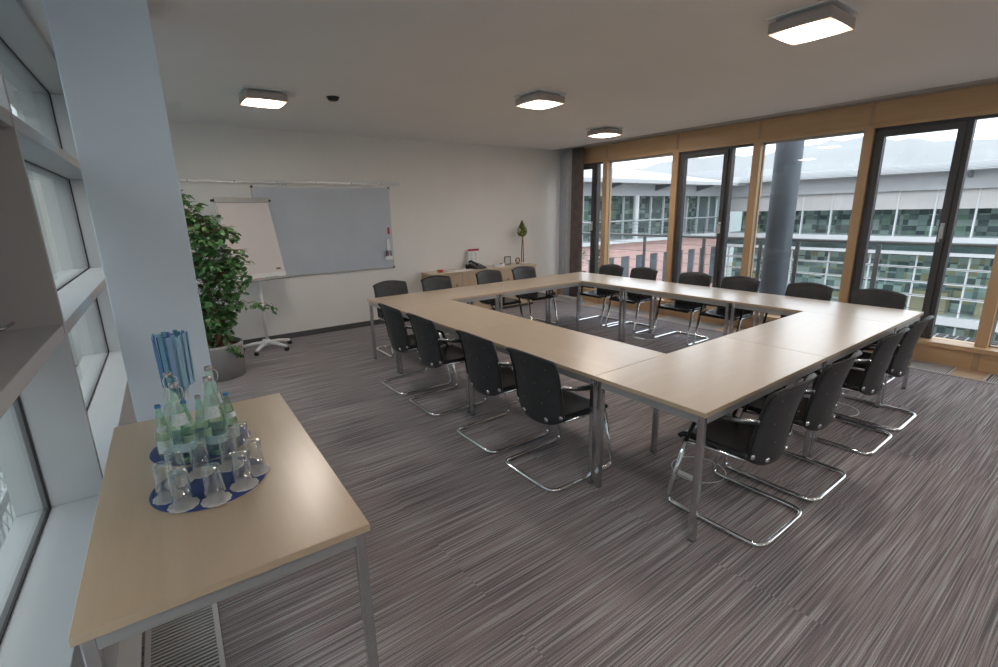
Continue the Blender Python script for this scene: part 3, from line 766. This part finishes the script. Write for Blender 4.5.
# slender artificial tree
tt = empty('topiary_tree', (5.60, 6.84, ZT))
MB().box(-.05, .09, -.03, .03, 0, .016).build('base', M['paperw'], tt, bevel=.003)
for s_ in (-1, 1):
    MB().tube([(s_ * .022, 0, .016), (s_ * .020, .004, .18), (s_ * .012, -.003, .36), (s_ * .004, 0, .48)], [.010, .009, .008, .007], 8).build('stem', M['bark'], tt)
b = MB()
for q in range(420):
    t = random.random(); z = .47 + .27 * t; rr = .10 * math.sin(PI * min(1, (t + .10) ** .75)) * (random.random() ** .4)
    a = random.random() * 2 * PI; cx, cy = rr * math.cos(a), rr * .7 * math.sin(a)
    d = Vector((math.cos(a) * .5, math.sin(a) * .5, .8)).normalized() * .04; sd_ = Vector((-math.sin(a), math.cos(a), 0)) * .012
    p = Vector((cx - .01, cy, z)); b.add([p, p + d * .5 + sd_, p + d, p + d * .5 - sd_], [(0, 1, 2, 3)])
b.build('crown', M['leaf3'], tt)
tag(tt, 'slender ornamental tree with leaf shaped yellow green crown on the cabinet', 'decoration')

# ---------------------------------------------------------------- flip chart
fc = empty('flip_chart', (1.16, 6.58, 0), math.radians(20))
tilt = Matrix.Translation((0, -.04, .93)) @ Matrix.Rotation(math.radians(-12), 4, 'X')
MB().box(-.335, .335, -.0, .018, -.02, .98, mtx=tilt).build('board', M['white'], fc, bevel=.003)
MB().box(-.325, .325, -.012, -.0005, .055, .925, mtx=tilt).build('paper_pad', M['paper'], fc)
MB().box(-.335, .335, -.03, .0, .925, .985, mtx=tilt).build('clamp_bar', M['alu'], fc, bevel=.004)
for s_ in (-1, 1): MB().box(s_ * .35 - .018, s_ * .35 + .018, -.02, .01, .94, .965, mtx=tilt).build('knob', M['blackp'], fc, bevel=.003)
MB().box(-.325, .325, -.016, -.0122, .0, .055, mtx=tilt).build('ledge_strip', M['white'], fc)
ptr = MB().box(-.36, .36, -.075, .0, -.035, -.02, mtx=tilt).box(-.36, .36, -.075, -.07, -.02, -.008, mtx=tilt).build('pen_tray', M['grey'], fc)
MB().box(.215, .275, -.0135, -.012, .085, .108, mtx=tilt).build('maker_tag', M['grey_d'], fc)
tag(fc, 'white rolling flip chart with blank paper pad behind the ficus', 'flip chart')
for x, mm, c in ((-.20, 'blue', 'blue'), (-.06, 'red', 'red'), (.07, 'greenp', 'green'), (.15, 'greenp', 'dark green')):
    o = MB().tube([(-.05, 0, 0), (.02, 0, 0), (.022, 0, 0), (.05, 0, 0)], [.008, .008, .0095, .0095], 10).build('marker', M[mm])
    wm = Matrix.Translation((1.16, 6.58, 0)) @ Matrix.Rotation(math.radians(20), 4, 'Z') @ tilt
    o.location = wm @ Vector((x, -.045, -.009)); o.rotation_euler = (0, 0, math.radians(20))
    tag(o, c + ' marker lying in the pen tray of the flip chart', 'marker', 'markers in the flip chart tray')
MB().tube([(0, .04, .10), (0, .035, .92)], .020, 14).build('pole', M['white'], fc)
MB().tube([(0, .035, .86), (0, .10, 1.12), (0, .17, 1.45)], .014, 12).build('upper_pole', M['alu'], fc)
MB().lathe([(0, .14), (.03, .14), (.045, .10), (.05, .06), (0, .06)], (0, .04, 0), 18).build('hub', M['white'], fc)
for q in range(5):
    a = math.radians(-75 + 72 * q); c_, s_ = math.cos(a), math.sin(a)
    leg = MB().tube([(0, .04, .095), (.16 * c_, .04 + .16 * s_, .085), (.30 * c_, .04 + .30 * s_, .062)], [.028, .024, .018], 8).build('leg', M['white'], fc)
    b = MB()
    for dd in (-1, 1):
        b.lathe([(0, -.009), (.024, -.009), (.026, 0), (.024, .009), (0, .009)], n=16, mtx=Matrix.Translation((.30 * c_ - s_ * dd * .012, .04 + .30 * s_ + c_ * dd * .012, .026)) @ Matrix.Rotation(a, 4, 'Z') @ Matrix.Rotation(PI / 2, 4, 'X'))
    b.build('caster', M['blackp'], leg)

# ---------------------------------------------------------------- ficus
fp = empty('potted_ficus', (.50, 5.82, 0))
MB().lathe([(0, 0), (.245, 0), (.262, .34), (.262, .37), (.245, .37), (.243, .30)], n=40, sharp=False).build('planter', M['pot'], fp)
MB().lathe([(0, .335), (.12, .345), (.243, .325)], n=30).build('granulate', M['soil'], fp)
trunks = [[(-.03, 0, .32), (-.06, .03, .7), (-.10, 0, 1.1), (-.18, .02, 1.5), (-.22, 0, 1.85)], [(.05, .02, .32), (.06, -.02, .6), (.02, .03, 1.0), (.10, 0, 1.35), (.16, .02, 1.6)], [(.0, -.05, .32), (.07, -.06, .55), (.03, -.09, .85), (-.05, -.03, 1.2)]]
for t_ in trunks: MB().tube(t_, [.022, .018, .015, .012, .007][:len(t_)], 8).build('trunk', M['bark'], fp)
rnd = random.Random(3)
def prof(z):
    P_ = [(.36, .15, 0), (.5, .24, 0), (.7, .31, .02), (1.0, .35, .05), (1.3, .43, .09), (1.48, .43, .07), (1.62, .33, -.01), (1.78, .25, -.12), (2.0, .18, -.17)]
    for (a, ra, xa), (b_, rb, xb) in zip(P_[:-1], P_[1:]):
        if a <= z <= b_:
            t = (z - a) / (b_ - a); return ra + (rb - ra) * t, xa + (xb - xa) * t
    return .05, -.22
lv = MB(); tw = MB()
def leaf(p, d, up, ln, wd):
    s_ = d.cross(up).normalized() * wd; n_ = s_.cross(d).normalized()
    m1 = p + d * ln * .35 - n_ * .004; m2 = p + d * ln * .75 - n_ * .012; tip = p + d * ln - n_ * .025
    lv.add([p, m1 + s_ + n_ * .006, m2 + s_ * .8 + n_ * .002, tip, m2 - s_ * .8 + n_ * .002, m1 - s_ + n_ * .006, m1, m2], [(0, 6, 1), (6, 7, 2, 1), (7, 3, 2), (0, 5, 6), (6, 5, 4, 7), (7, 4, 3)], True)
def twig(c, rx, nleaf, base):
    out = (c - base); tw.tube([base, base + out * .5 + Vector((0, 0, .03)), c], [.004, .003, .002], 5)
    for q in range(nleaf):
        t = .35 + .65 * rnd.random(); p = base + out * t + Vector((rnd.uniform(-.05, .05), rnd.uniform(-.05, .05), rnd.uniform(-.05, .03)))
        a = rnd.random() * 2 * PI; d = Vector((math.cos(a), math.sin(a), rnd.uniform(-.9, .25))); d = (d + out.normalized() * .5).normalized()
        up = Vector((rnd.uniform(-.4, .4), rnd.uniform(-.4, .4), 1)).normalized()
        ln = rnd.uniform(.055, .088); leaf(p, d, up, ln, ln * .34)
for q in range(265):
    z = .40 + 1.56 * rnd.random() ** .92; r_, xo = prof(z); a = rnd.random() * 2 * PI; rr = r_ * (.45 + .6 * rnd.random())
    c = Vector((xo + rr * math.cos(a), rr * math.sin(a) * .85, z)); base = Vector((xo * .7 + rr * .2 * math.cos(a), rr * .2 * math.sin(a), z - .06 - .08 * rnd.random()))
    if rnd.random() < .06 and z > .6: continue
    twig(c, 0, rnd.randint(8, 13), base)
for q in range(4): twig(Vector((.26 + .11 * q, -.06, .80 - .035 * q)), 0, 9, Vector((.14 + .11 * q, -.05, .80 - .02 * q)))
for q in range(3): twig(Vector((.12 + .03 * q, -.24, .34 - .05 * q)), 0, 9, Vector((.08, -.18, .42)))
lv.build('foliage', M['leaf'], fp); tw.build('twigs', M['bark'], fp)
tag(fp, 'tall bushy green ficus in a round grey planter beside the pillar', 'potted plant')

# ---------------------------------------------------------------- curtain
def curtain(name, y0, y1, x, m, lb, waves, amp):
    r = empty(name, (x, 0, 0))
    def fn(u, v):
        y = y0 + (y1 - y0) * u; z = .055 + (2.735 - .055) * v
        return (amp * math.sin(waves * 2 * PI * u) * (1 - .3 * v) + .01 * math.sin(5 * u + 2 * v), y, z)
    MB().sheet(fn, waves * 10, 6, .003).build('cloth', m, r)
    MB().box(-.03, .03, y0, y1, 2.736, 2.7425).build('heading', M['grey'], r)
    tag(r, lb, 'curtain')
curtain('curtain', 6.33, 6.59, 6.585, M['curtain_d'], 'gathered taupe curtain hanging at the far corner before the windows', 9, .028)
curtain('curtain', 6.60, 6.825, 6.585, M['curtain_l'], 'narrow pale grey curtain strip hanging next to the rear wall corner', 3, .018)

# ---------------------------------------------------------------- side table items
ZS = .730
ca, sa = math.cos(0), math.sin(0)
MT = .004
for (x, y, lb) in ((.085, 2.285, 'round dark blue ribbed mat under the bottles'), (.075, 1.906, 'round dark blue ribbed mat under the upturned glasses')):
    o = MB().lathe([(0, MT), (.183, MT), (.186, MT * .5), (.184, 0), (0, 0)], n=64).build('round_mat', M['mat_blue'], loc=(x, y, ZS)); tag(o, lb, 'table mat', 'round blue mats')
glasses = [(-.017, 1.790, 'front left on the near mat, closest to the table corner'), (.076, 1.758, 'front middle on the near mat, closest to the camera'), (.170, 1.801, 'front right on the near mat'),
           (.226, 1.880, 'rightmost on the near mat'), (.152, 1.985, 'right rear on the near mat'), (.058, 2.000, 'middle rear, between the bottles and the near glasses'),
           (-.055, 1.880, 'leftmost on the near mat'), (-.018, 1.975, 'left rear beside the green bottle')]
g0 = c0_ = None
for i, (x, y, lb) in enumerate(glasses):
    if g0 is None:
        w = .0022
        g0 = MB().lathe([(0, .127), (.020, .127), (.0262, .125), (.0275, .120), (.0335, 0), (.0315, 0), (.0258, .110), (.022, .114), (0, .115)], n=32).build('drinking_glass', M['glass'])
        b = MB(); n_ = 60; prof_ = []
        vs = [(0, 0, .0030)]
        for q in range(n_):
            a = 2 * PI * q / n_; rr = .046 + .0012 * math.cos(a * 12); vs.append((rr * math.cos(a), rr * math.sin(a), .0022))
        for q in range(n_):
            a = 2 * PI * q / n_; rr = .046 + .0012 * math.cos(a * 12); vs.append((rr * math.cos(a), rr * math.sin(a), 0))
        fs_ = [(0, 1 + q, 1 + (q + 1) % n_) for q in range(n_)] + [(1 + q, 1 + n_ + q, 1 + n_ + (q + 1) % n_, 1 + (q + 1) % n_) for q in range(n_)]
        c0_ = b.add(vs, fs_).build('paper_coaster', M['coaster'])
        o, c = g0, c0_
    else: o = g0.copy(); COL.objects.link(o); c = c0_.copy(); COL.objects.link(c)
    zc_ = ZS + MT + .0003
    c.location = (x, y, zc_); c.rotation_euler = (0, 0, i); o.location = (x, y, zc_ + .0031)
    tag(o, 'upturned clear drinking glass, ' + lb, 'glass', 'upturned glasses on the side table')
    tag(c, 'white paper coaster under glass ' + lb, 'coaster', 'paper coasters under the glasses')
o = g0.copy(); COL.objects.link(o); o.location = (.195, 2.085, ZS + .0003 + MT + .0003); tag(o, 'upturned clear drinking glass, farthest right, beside the large bottle', 'glass', 'upturned glasses on the side table')
o.location = (.215, 2.092, ZS + .0005)

def make_bottle(name, R, H, glassm, capm, wires, small):
    r = empty(name)
    outer = [(0, .004), (R * .8, 0), (R * .97, .006), (R, .02), (R, H * .40), (R * .93, H * .48), (R * .62, H * .68), (R * .36, H * .86), (R * .30, H * .92), (R * .33, H * .93), (R * .33, H * .955), (R * .28, H * .957)]
    inner = [(R * .24, H * .955), (R * .24, H * .90), (R * .32, H * .84), (R * .56, H * .68), (R * .87, H * .48), (R * .93, H * .39), (R * .93, .025), (R * .8, .012), (0, .014)]
    MB().lathe(outer, n=32).build('glass_body', M[glassm], r)
    MB().lathe([(0, H * .945), (R * .36, H * .945), (R * .37, H * .95), (R * .37, H * .992), (R * .33, H), (0, H)], n=20).build('cap', M[capm], r)
    def lab(z0, z1, a0, a1, m, rr):
        n_ = 18; vs = []
        for q in range(n_ + 1):
            a = a0 + (a1 - a0) * q / n_
            for z, kk in ((z0, rr(z0)), (z1, rr(z1))): vs.append((kk * math.cos(a), kk * math.sin(a), z))
        return vs, [(2 * q, 2 * q + 2, 2 * q + 3, 2 * q + 1) for q in range(n_)]
    body = lambda z: R + .0006
    if small:
        v, f_ = lab(H * .12, H * .36, -2.6, -.4, None, body); MB().add(v, f_, True).build('label', M['label'], r)
        v, f_ = lab(H * .52, H * .62, -2.4, -.7, None, lambda z: R * (.93 - (z / H - .48) * 1.55) + .001); MB().add(v, f_, True).build('neck_label', M['label'], r)
    else:
        sh = lambda z: R * (.93 - (z / H - .48) * 1.55) + .0012
        v, f_ = lab(H * .50, H * .64, -2.5, -.9, None, sh); MB().add(v, f_, True).build('label', M['label'], r)
        v, f_ = lab(H * .16, H * .27, -2.9, 0, None, body); MB().add(v, f_, True).build('band', M['label_b'], r)
        pts = []
        for s_ in (-1, 1):
            MB().tube(fillet([(s_ * R * .20, -.002, H * .955), (s_ * R * .62, -.010, H * .93), (s_ * R * .60, -.018, H * .84), (s_ * R * .42, -.016, H * .80)], .012), .0016, 6).build('wire_clip', M['white'], r)
    # water inside
    MB().lathe([(0, .015), (R * .78, .013), (R * .925, .026), (R * .925, H * .39), (R * .86, H * .48), (R * .70, H * .58), (0, H * .58)], n=28).build('water', M['water'], r)
    return r
BL = make_bottle('mineral_water_bottle', .043, .325, 'bottle', 'capsilver', True, False)
bl = [(.022, 2.150, 'front left of the tall ones'), (.136, 2.150, 'front right of the tall ones'), (.012, 2.318, 'rear left, in front of the striped napkins'), (.157, 2.306, 'rear right, farthest from the glasses')]
for i, (x, y, lb) in enumerate(bl):
    o = BL if i == 0 else copy_tree(BL); o.location = (x, y, ZS + MT + .0005); o.rotation_euler = (0, 0, (.1, -.1, .4, .2)[i])
    tag(o, 'tall pale green water bottle with silver cap, ' + lb, 'bottle', 'tall water bottles on the far mat')
BS = make_bottle('small_water_bottle', .029, .225, 'bottle_s', 'capblue', False, True)
bs = [(-.040, 2.232, 'blue capped, outermost left'), (.045, 2.225, 'blue capped, between the two front tall ones'), (.196, 2.215, 'blue capped, outermost right')]
for i, (x, y, lb) in enumerate(bs):
    o = BS if i == 0 else copy_tree(BS); o.location = (x, y, ZS + MT + .0005); o.rotation_euler = (0, 0, .2 * i)
    tag(o, 'small green water bottle, ' + lb, 'bottle', 'small water bottles on the far mat')
BC = make_bottle('small_water_bottle', .029, .225, 'bottle_s', 'capsilver', False, True)
BC.location = (.098, 2.252, ZS + MT + .0005); tag(BC, 'small green water bottle with silver cap, left of the front right tall bottle', 'bottle', 'small water bottles on the far mat')
# fanned striped napkins in a footed glass
nv = empty('napkin_glass', (.050, 2.52, ZS))
MB().lathe([(0, 0), (.036, 0), (.036, .003), (.008, .008), (.005, .06), (.006, .10), (.026, .14), (.03, .20), (.028, .20), (.024, .145), (0, .112)], n=28).build('footed_glass', M['glass'], nv)
tag(nv, 'footed clear glass hidden behind the bottles, holding striped napkins', 'glass')
b = MB(); n_ = 26
for q in range(n_):
    a = 2 * PI * q / n_; rr = .060 + .008 * (q % 2); w_ = .0095
    c_, s_ = math.cos(a), math.sin(a); z1 = .440 + .006 * ((q * 7) % 3)
    p0 = Vector((rr * .93 * c_, rr * .93 * s_, .215)); p1 = Vector((rr * c_, rr * s_, z1)); t_ = Vector((-s_, c_, 0)) * w_; n2 = Vector((c_, s_, 0)) * .0025
    b.add([p0 - t_, p0 + t_, p1 + t_, p1 - t_, p0 - t_ - n2, p0 + t_ - n2, p1 + t_ - n2, p1 - t_ - n2], [(0, 1, 2, 3), (7, 6, 5, 4), (0, 4, 5, 1), (1, 5, 6, 2), (2, 6, 7, 3), (3, 7, 4, 0)])
nk = b.build('striped_napkins', M['strip_i'], loc=(.050, 2.52, ZS))
MB().lathe([(.010, .125), (.014, .16), (.050, .225), (.050, .428), (.030, .42), (.012, .2)], n=26).build('inner_fold', M['stripes'], nk)
tag(nk, 'upright roll of blue and turquoise striped napkins behind the left bottles', 'napkins')

# ---------------------------------------------------------------- balcony outside the window wall
bal = struct(MB().box(6.90, 8.42, -6, 9, -.20, -.06).build('floor_balcony', M['slabc']))
b = MB(); y = -6
while y < 9: b.box(6.92, 8.36, y, y + .012, -.06, -.02); y += .10
x = 6.92
while x < 8.37: b.box(x, x + .012, -6, 9, -.055, -.025); x += .12
struct(b.build('trim_%d' % k, M['grating'])); k += 1
cl = MB().lathe([(.185, -9), (.185, 3.6)], (8.02, 3.515, 0), 40).build('round_column', M['column']); struct(cl)
rr = empty('balcony_railing', (8.2, 0, 0))
MB().tube([(0, -6, 1.15), (0, 8.8, 1.15)], .024, 12).build('handrail', M['rail'], rr)
for y in (8.6, 7.4, 6.14, 4.86, 3.86, 3.30, 2.27, 1.0, -.3, -1.6, -2.9, -4.2, -5.5):
    MB().box(-.012, .012, y - .028, y + .028, -.06, 1.12).build('post', M['rail'], rr)
for z in (.12, .30, .48, .66, .84, 1.0): MB().tube([(0, -6, z), (0, 8.8, z)], .004, 5).build('cable', M['rail'], rr)
tag(rr, 'grey steel balcony railing with thin cables outside the windows', 'railing')
def shrub(x, y, h, wd, seed, lb, nleaf=420):
    r = empty('balcony_shrub', (x, y, -.02))
    MB().box(-.19, .19, -.24, .24, 0, .36).build('planter', M['planter_r'], r, bevel=.01)
    MB().tube([(0, 0, .3), (.02, .01, h * .6)], [.02, .01], 6).build('stem', M['bark'], r)
    q_ = random.Random(seed); b = MB()
    for q in range(nleaf):
        t = q_.random(); z = .34 + (h - .34) * t; rad = wd * math.sin(PI * (.18 + .8 * t)) * q_.random() ** .5; a = q_.random() * 2 * PI
        p = Vector((rad * math.cos(a), rad * math.sin(a), z)); d = Vector((math.cos(a), math.sin(a), q_.uniform(.1, 1.2))).normalized() * .09; s_ = Vector((-math.sin(a), math.cos(a), 0)) * .02
        b.add([p, p + d * .5 + s_, p + d, p + d * .5 - s_], [(0, 1, 2, 3)])
    b.build('foliage', M['leaf2'], r); tag(r, lb, 'shrub', 'shrubs on the balcony')
shrub(7.80, 7.75, 1.05, .30, 1, 'taller shrub in red brown planter on the balcony behind the door by the curtain')
shrub(7.85, 7.00, .85, .24, 2, 'smaller round shrub on the balcony, seen just left of the first timber post')

# ---------------------------------------------------------------- the opposite wings
BW = empty('office_wing', (30, 0, 0))
YA, YE = -34, 16.4
MB().box(-.9, 16, YA, 15.35, 2.98, 3.10).box(-.7, 16, YA, 15.35, 3.10, 3.34).box(0, 16, 15.35, 25.5, 2.3, 3.9).build('roof', M['metalroof'], BW)
b = MB()
for z in (3.0, 3.06, 3.12, 3.18, 3.24, 3.30): b.box(-.95, -.9, YA, YE - .6, z, z + .025)
b.build('eave_louvre', M['whitem'], BW)
for i in range(12):
    y = 13.2 - 3.9 * i
    MB().add([(-.9, y - .06, 2.98), (-.9, y + .06, 2.98), (0, y - .06, 2.98), (0, y + .06, 2.98), (0, y - .06, 2.66), (0, y + .06, 2.66), (-.9, y - .06, 2.92), (-.9, y + .06, 2.92)], [(0, 2, 4, 6), (1, 7, 5, 3), (6, 4, 5, 7), (0, 6, 7, 1), (2, 3, 5, 4)]).build('bracket', M['rail'], BW)
MB().box(-.05, .3, YA, YE, 2.22, 2.98).build('fascia', M['fascia'], BW)
MB().box(.30, .34, YA, YE, .09, 2.22).build('upper_glazing', M['bglass2'], BW)
MB().box(1.9, 2.0, YA, YE, .09, 2.6).build('upper_interior', M['office2'], BW)
b = MB(); y = YE
while y > YA: b.box(.18, .32, y - .035, y + .035, .09, 2.22); y -= 1.42
b.build('upper_mullions', M['whitem'], BW)
y = YE; n_ = 0
while y > 2.5:
    MB().box(.20, .215, y - 1.38, y - .04, 1.36, 2.20).build('blind', M['blind'], BW); y -= 1.42
MB().box(-.25, 6, YA, YE, -.16, .09).build('floor_slab', M['whitem'], BW)
MB().box(.05, .12, YA, YE, -.62, -.16).build('spandrel', M['bglass'], BW)
MB().box(-.45, -.1, YA, YE, -.74, -.60).build('sunshade', M['whitem'], BW)
b = MB()
for z in (-1.35, -2.03, -2.68, -4.5, -5.2, -5.9): b.box(-.18, -.06, YA, YE, z - .045, z + .045)
b.build('transoms', M['whitem'], BW)
MB().box(-.35, 6, YA, YE, -3.95, -3.55).build('lower_floor_slab', M['whitem'], BW)
b = MB(); y = YE - .4
while y > YA: b.box(-.14, -.06, y - .035, y + .035, -8, -.6); y -= 1.86
b.build('lower_mullions', M['whitem'], BW)
MB().box(-.04, 0, YA, YE, -8, -.74).build('lower_glazing', M['bglass2'], BW)
MB().box(1.25, 1.35, YA, YE, -8, -.5).build('lower_interior', M['office'], BW)
b = MB(); rq = random.Random(5); y = YE - 1
while y > YA:
    w_ = rq.uniform(.8, 2.2); z0 = -3.55 if rq.random() < .6 else -8; b.box(.4, 1.1, y - w_, y, z0, z0 + rq.uniform(.7, 1.3)); y -= w_ + rq.uniform(.3, 1.6)
b.build('office_desks', M['cabinet'], BW)
tag(BW, 'office wing across the courtyard with white glazing bars and blinds', 'building')

BV = empty('salmon_wing', (0, 16.5, 0))
XA, XE = .8, 29.9
MB().add([(XA, -1.1, 3.02), (29.95, -1.1, 3.02), (29.95, 9, 4.7), (XA, 9, 4.7), (XA, -1.1, 2.86), (29.95, -1.1, 2.86), (29.95, 9, 2.9), (XA, 9, 2.9)], [(0, 1, 2, 3), (7, 6, 5, 4), (0, 4, 5, 1), (1, 5, 6, 2), (2, 6, 7, 3), (3, 7, 4, 0)]).build('roof', M['metalroof'], BV)
b = MB()
for i in range(5): 
    z = 3.03 + i * .30; yy = -1.0 + i * 1.8; b.box(XA, XE - 1, yy - .02, yy + .02, z, z + .05)
b.build('roof_ribs', M['whitem'], BV)
for i in range(7):
    x = 26.6 - 3.9 * i
    MB().add([(x - .08, -1.0, 2.86), (x + .08, -1.0, 2.86), (x - .08, 0, 2.86), (x + .08, 0, 2.86), (x - .08, 0, 2.55), (x + .08, 0, 2.55), (x - .08, -1.0, 2.8), (x + .08, -1.0, 2.8)], [(0, 6, 4, 2), (1, 3, 5, 7), (6, 7, 5, 4), (0, 1, 7, 6), (2, 4, 5, 3)]).build('bracket', M['rail'], BV)
MB().box(XA, 29.93, -.05, .3, 2.30, 2.86).build('fascia', M['fascia'], BV)
MB().box(XE - .1, XE, .6, 3.6, 0, 2.6).build('end_wall', M['fascia'], BV)
MB().box(XA, XE, .5, .55, .1, 2.30).build('upper_glazing', M['bglass2'], BV)
MB().box(XA, XE, 1.9, 2.0, .0, 2.6).build('upper_interior', M['office2'], BV)
b = MB(); x = XE
while x > XA: b.box(x - .03, x + .03, .40, .52, .1, 2.30); x -= 1.15
b.box(XA, XE, .42, .5, 1.02, 1.08)
b.build('upper_mullions', M['whitem'], BV)
for i in range(7):
    x = 25.2 - 4.1 * i
    MB().lathe([(.15, .1), (.15, 2.32)], (x, -.05, 0), 16).build('column', M['whitem'], BV)
MB().box(XA, XE, -.45, 4, -.02, .14).build('floor_slab', M['whitem'], BV)
b = MB()
for z in (.35, .52, .69, .86): b.box(XA, XE, -.36, -.35, z, z + .015)
b.box(XA, XE, -.38, -.33, 1.02, 1.06)
x = XE
while x > XA: b.box(x - .02, x + .02, -.37, -.34, .1, 1.04); x -= 1.4
b.build('balustrade', M['rail'], BV)
# salmon stone wall, built around its tall window openings
b = MB(); b.box(XA, XE, 0, .3, -.75, -.02); b.box(XA, XE, 0, .3, -8, -7.2); b.box(XA, XE, 0, .3, -3.9, -3.1)
jn = MB()
for z in (-.25, -.5): jn.box(XA, XE, -.004, 0, z, z + .012)
x = XE; n_ = 0
while x > XA:
    b.box(x - .52, x, 0, .3, -7.2, -.75)
    for z in (-1.0, -1.35, -1.7, -2.05, -2.4, -2.75): jn.box(x - .52, x, -.004, 0, z, z + .012)
    for (z0, z1) in ((-3.1, -.75), (-7.2, -3.9)):
        MB().box(x - 1.22, x - .52, .07, .10, z0, z1).build('window', M['slot'], BV)
    x -= 1.22
b.build('stone_wall', M['brick'], BV); jn.build('stone_joints', M['joint'], BV)
tag(BV, 'salmon stone wing with tall dark windows beyond the balcony', 'building')

struct(MB().box(-60, 90, -70, 90, -8.3, -8).build('ground', M['ground']))
# wooded hills far off
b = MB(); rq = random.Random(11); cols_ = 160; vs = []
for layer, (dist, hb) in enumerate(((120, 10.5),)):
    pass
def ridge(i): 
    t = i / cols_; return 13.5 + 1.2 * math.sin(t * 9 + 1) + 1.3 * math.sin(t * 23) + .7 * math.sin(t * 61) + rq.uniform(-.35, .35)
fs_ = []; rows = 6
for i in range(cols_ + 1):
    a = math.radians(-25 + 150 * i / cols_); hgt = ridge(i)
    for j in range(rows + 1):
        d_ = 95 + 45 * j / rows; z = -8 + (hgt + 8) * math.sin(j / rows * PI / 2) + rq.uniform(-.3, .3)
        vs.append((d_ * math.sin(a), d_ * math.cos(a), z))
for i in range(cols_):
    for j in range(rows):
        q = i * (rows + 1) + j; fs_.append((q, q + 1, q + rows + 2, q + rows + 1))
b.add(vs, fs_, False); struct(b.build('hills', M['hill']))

# building seen through the left facade
NB = empty('neighbour_building', (-9, 0, 0))
MB().box(-3, 0, -8, 26, -8, 6.6).build('wall', M['nb'], NB)
for i in range(9):
    y = -2.5 + 3.1 * i
    for z0 in (-6.2, -3.0, .25, 2.9):
        w_ = MB().box(0, .05, y, y + 1.9, z0, z0 + 2.0).build('window_frame', M['whitem'], NB)
        MB().box(.05, .07, y + .1, y + .9, z0 + .1, z0 + 1.9).box(.05, .07, y + 1.0, y + 1.8, z0 + .1, z0 + 1.9).build('pane', M['slot'], w_)
tag(NB, 'pale green grey building seen through the left glass grid', 'building')
LS = empty('lattice_screen', (-1.3, 2.2, 0))
MB().box(-.9, .06, -.3, 7.2, -2.0, -1.85).build('ledge', M['slabc'], LS)
for i in range(7):
    y = i * 1.0
    fr_ = MB().box(-.025, .025, y, y + .07, -1.85, .25).box(-.025, .025, y + .85, y + .92, -1.85, .25).box(-.025, .025, y + .07, y + .85, .18, .25).box(-.025, .025, y + .07, y + .85, -.72, -.62).box(-.025, .025, y + .07, y + .85, -1.85, -1.78).build('panel_frame', M['whitem'], LS)
    lt = MB(); n_ = 9
    for (z0, z1) in ((-.62, .18), (-1.78, -.72)):
        for q in range(1, n_):
            t = q / n_
            for sgn in (0, 1):
                # diagonal bars clipped to the opening
                w_ = .78; h_ = z1 - z0; a_ = t * 2 * w_
                ya, za = (a_, 0) if a_ <= w_ else (w_, (a_ - w_) * h_ / w_); yb, zb = (0, a_ * h_ / w_) if a_ <= w_ else (a_ - w_, h_)
                if sgn: ya, yb = w_ - ya, w_ - yb
                lt.tube([(0, y + .07 + ya, z0 + za), (0, y + .07 + yb, z0 + zb)], .004, 4)
    lt.build('lattice', M['grey'], fr_)
tag(LS, 'white framed lattice screen outside, seen through the lowest left pane', 'screen')
NE = empty('end_building', (-1.9, 16, 0))
MB().box(-6.5, 2.1, 0, 3, -8, 4).build('wall', M['nb'], NE)
for i in range(3):
    for z0 in (-3, -.2, 2.6):
        w_ = MB().box(-3.6 + i * 1.9, -2.3 + i * 1.9, -.04, 0, z0, z0 + 1.9).build('window', M['slot'], NE)
tag(NE, 'far end building glimpsed through the middle pane of the left grid', 'building')

# ---------------------------------------------------------------- sky
w = bpy.data.worlds.new('overcast'); S.world = w; w.use_nodes = True
nt = w.node_tree; N = nt.nodes; L = nt.links; bg = N['Background']
tc = N.new('ShaderNodeTexCoord'); nz = N.new('ShaderNodeTexNoise'); nz.inputs['Scale'].default_value = 2.2; nz.inputs['Detail'].default_value = 5
L.new(tc.outputs['Generated'], nz.inputs['Vector'])
rp = N.new('ShaderNodeValToRGB'); rp.color_ramp.elements[0].position = .35; rp.color_ramp.elements[1].position = .65
rp.color_ramp.elements[0].color = (.74, .83, .93, 1); rp.color_ramp.elements[1].color = (.93, .96, 1, 1)
L.new(nz.outputs['Fac'], rp.inputs['Fac']); L.new(rp.outputs['Color'], bg.inputs['Color'])
bg.inputs['Strength'].default_value = 1.3

# ---------------------------------------------------------------- camera
cam = bpy.data.cameras.new('camera'); co = bpy.data.objects.new('camera', cam); COL.objects.link(co)
cam.sensor_width = 36; cam.lens = 480.477 / 998 * 36; cam.clip_start = .02; cam.clip_end = 600
f_ = Vector((.57410962, .78088589, -.24620189)); r_ = Vector((.80237424, -.59645938, -.02077947)); u_ = Vector((.16307582, .18561637, .96899579))
co.matrix_world = Matrix(((r_.x, u_.x, -f_.x, 0), (r_.y, u_.y, -f_.y, 0), (r_.z, u_.z, -f_.z, 1.6716), (0, 0, 0, 1)))
S.camera = co
if hasattr(S, 'cycles'):
    S.cycles.max_bounces = 10; S.cycles.diffuse_bounces = 5; S.cycles.glossy_bounces = 5; S.cycles.transmission_bounces = 10; S.cycles.transparent_max_bounces = 16
    S.cycles.caustics_refractive = False; S.cycles.caustics_reflective = False; S.cycles.sample_clamp_indirect = 6
    S.cycles.use_denoising = True
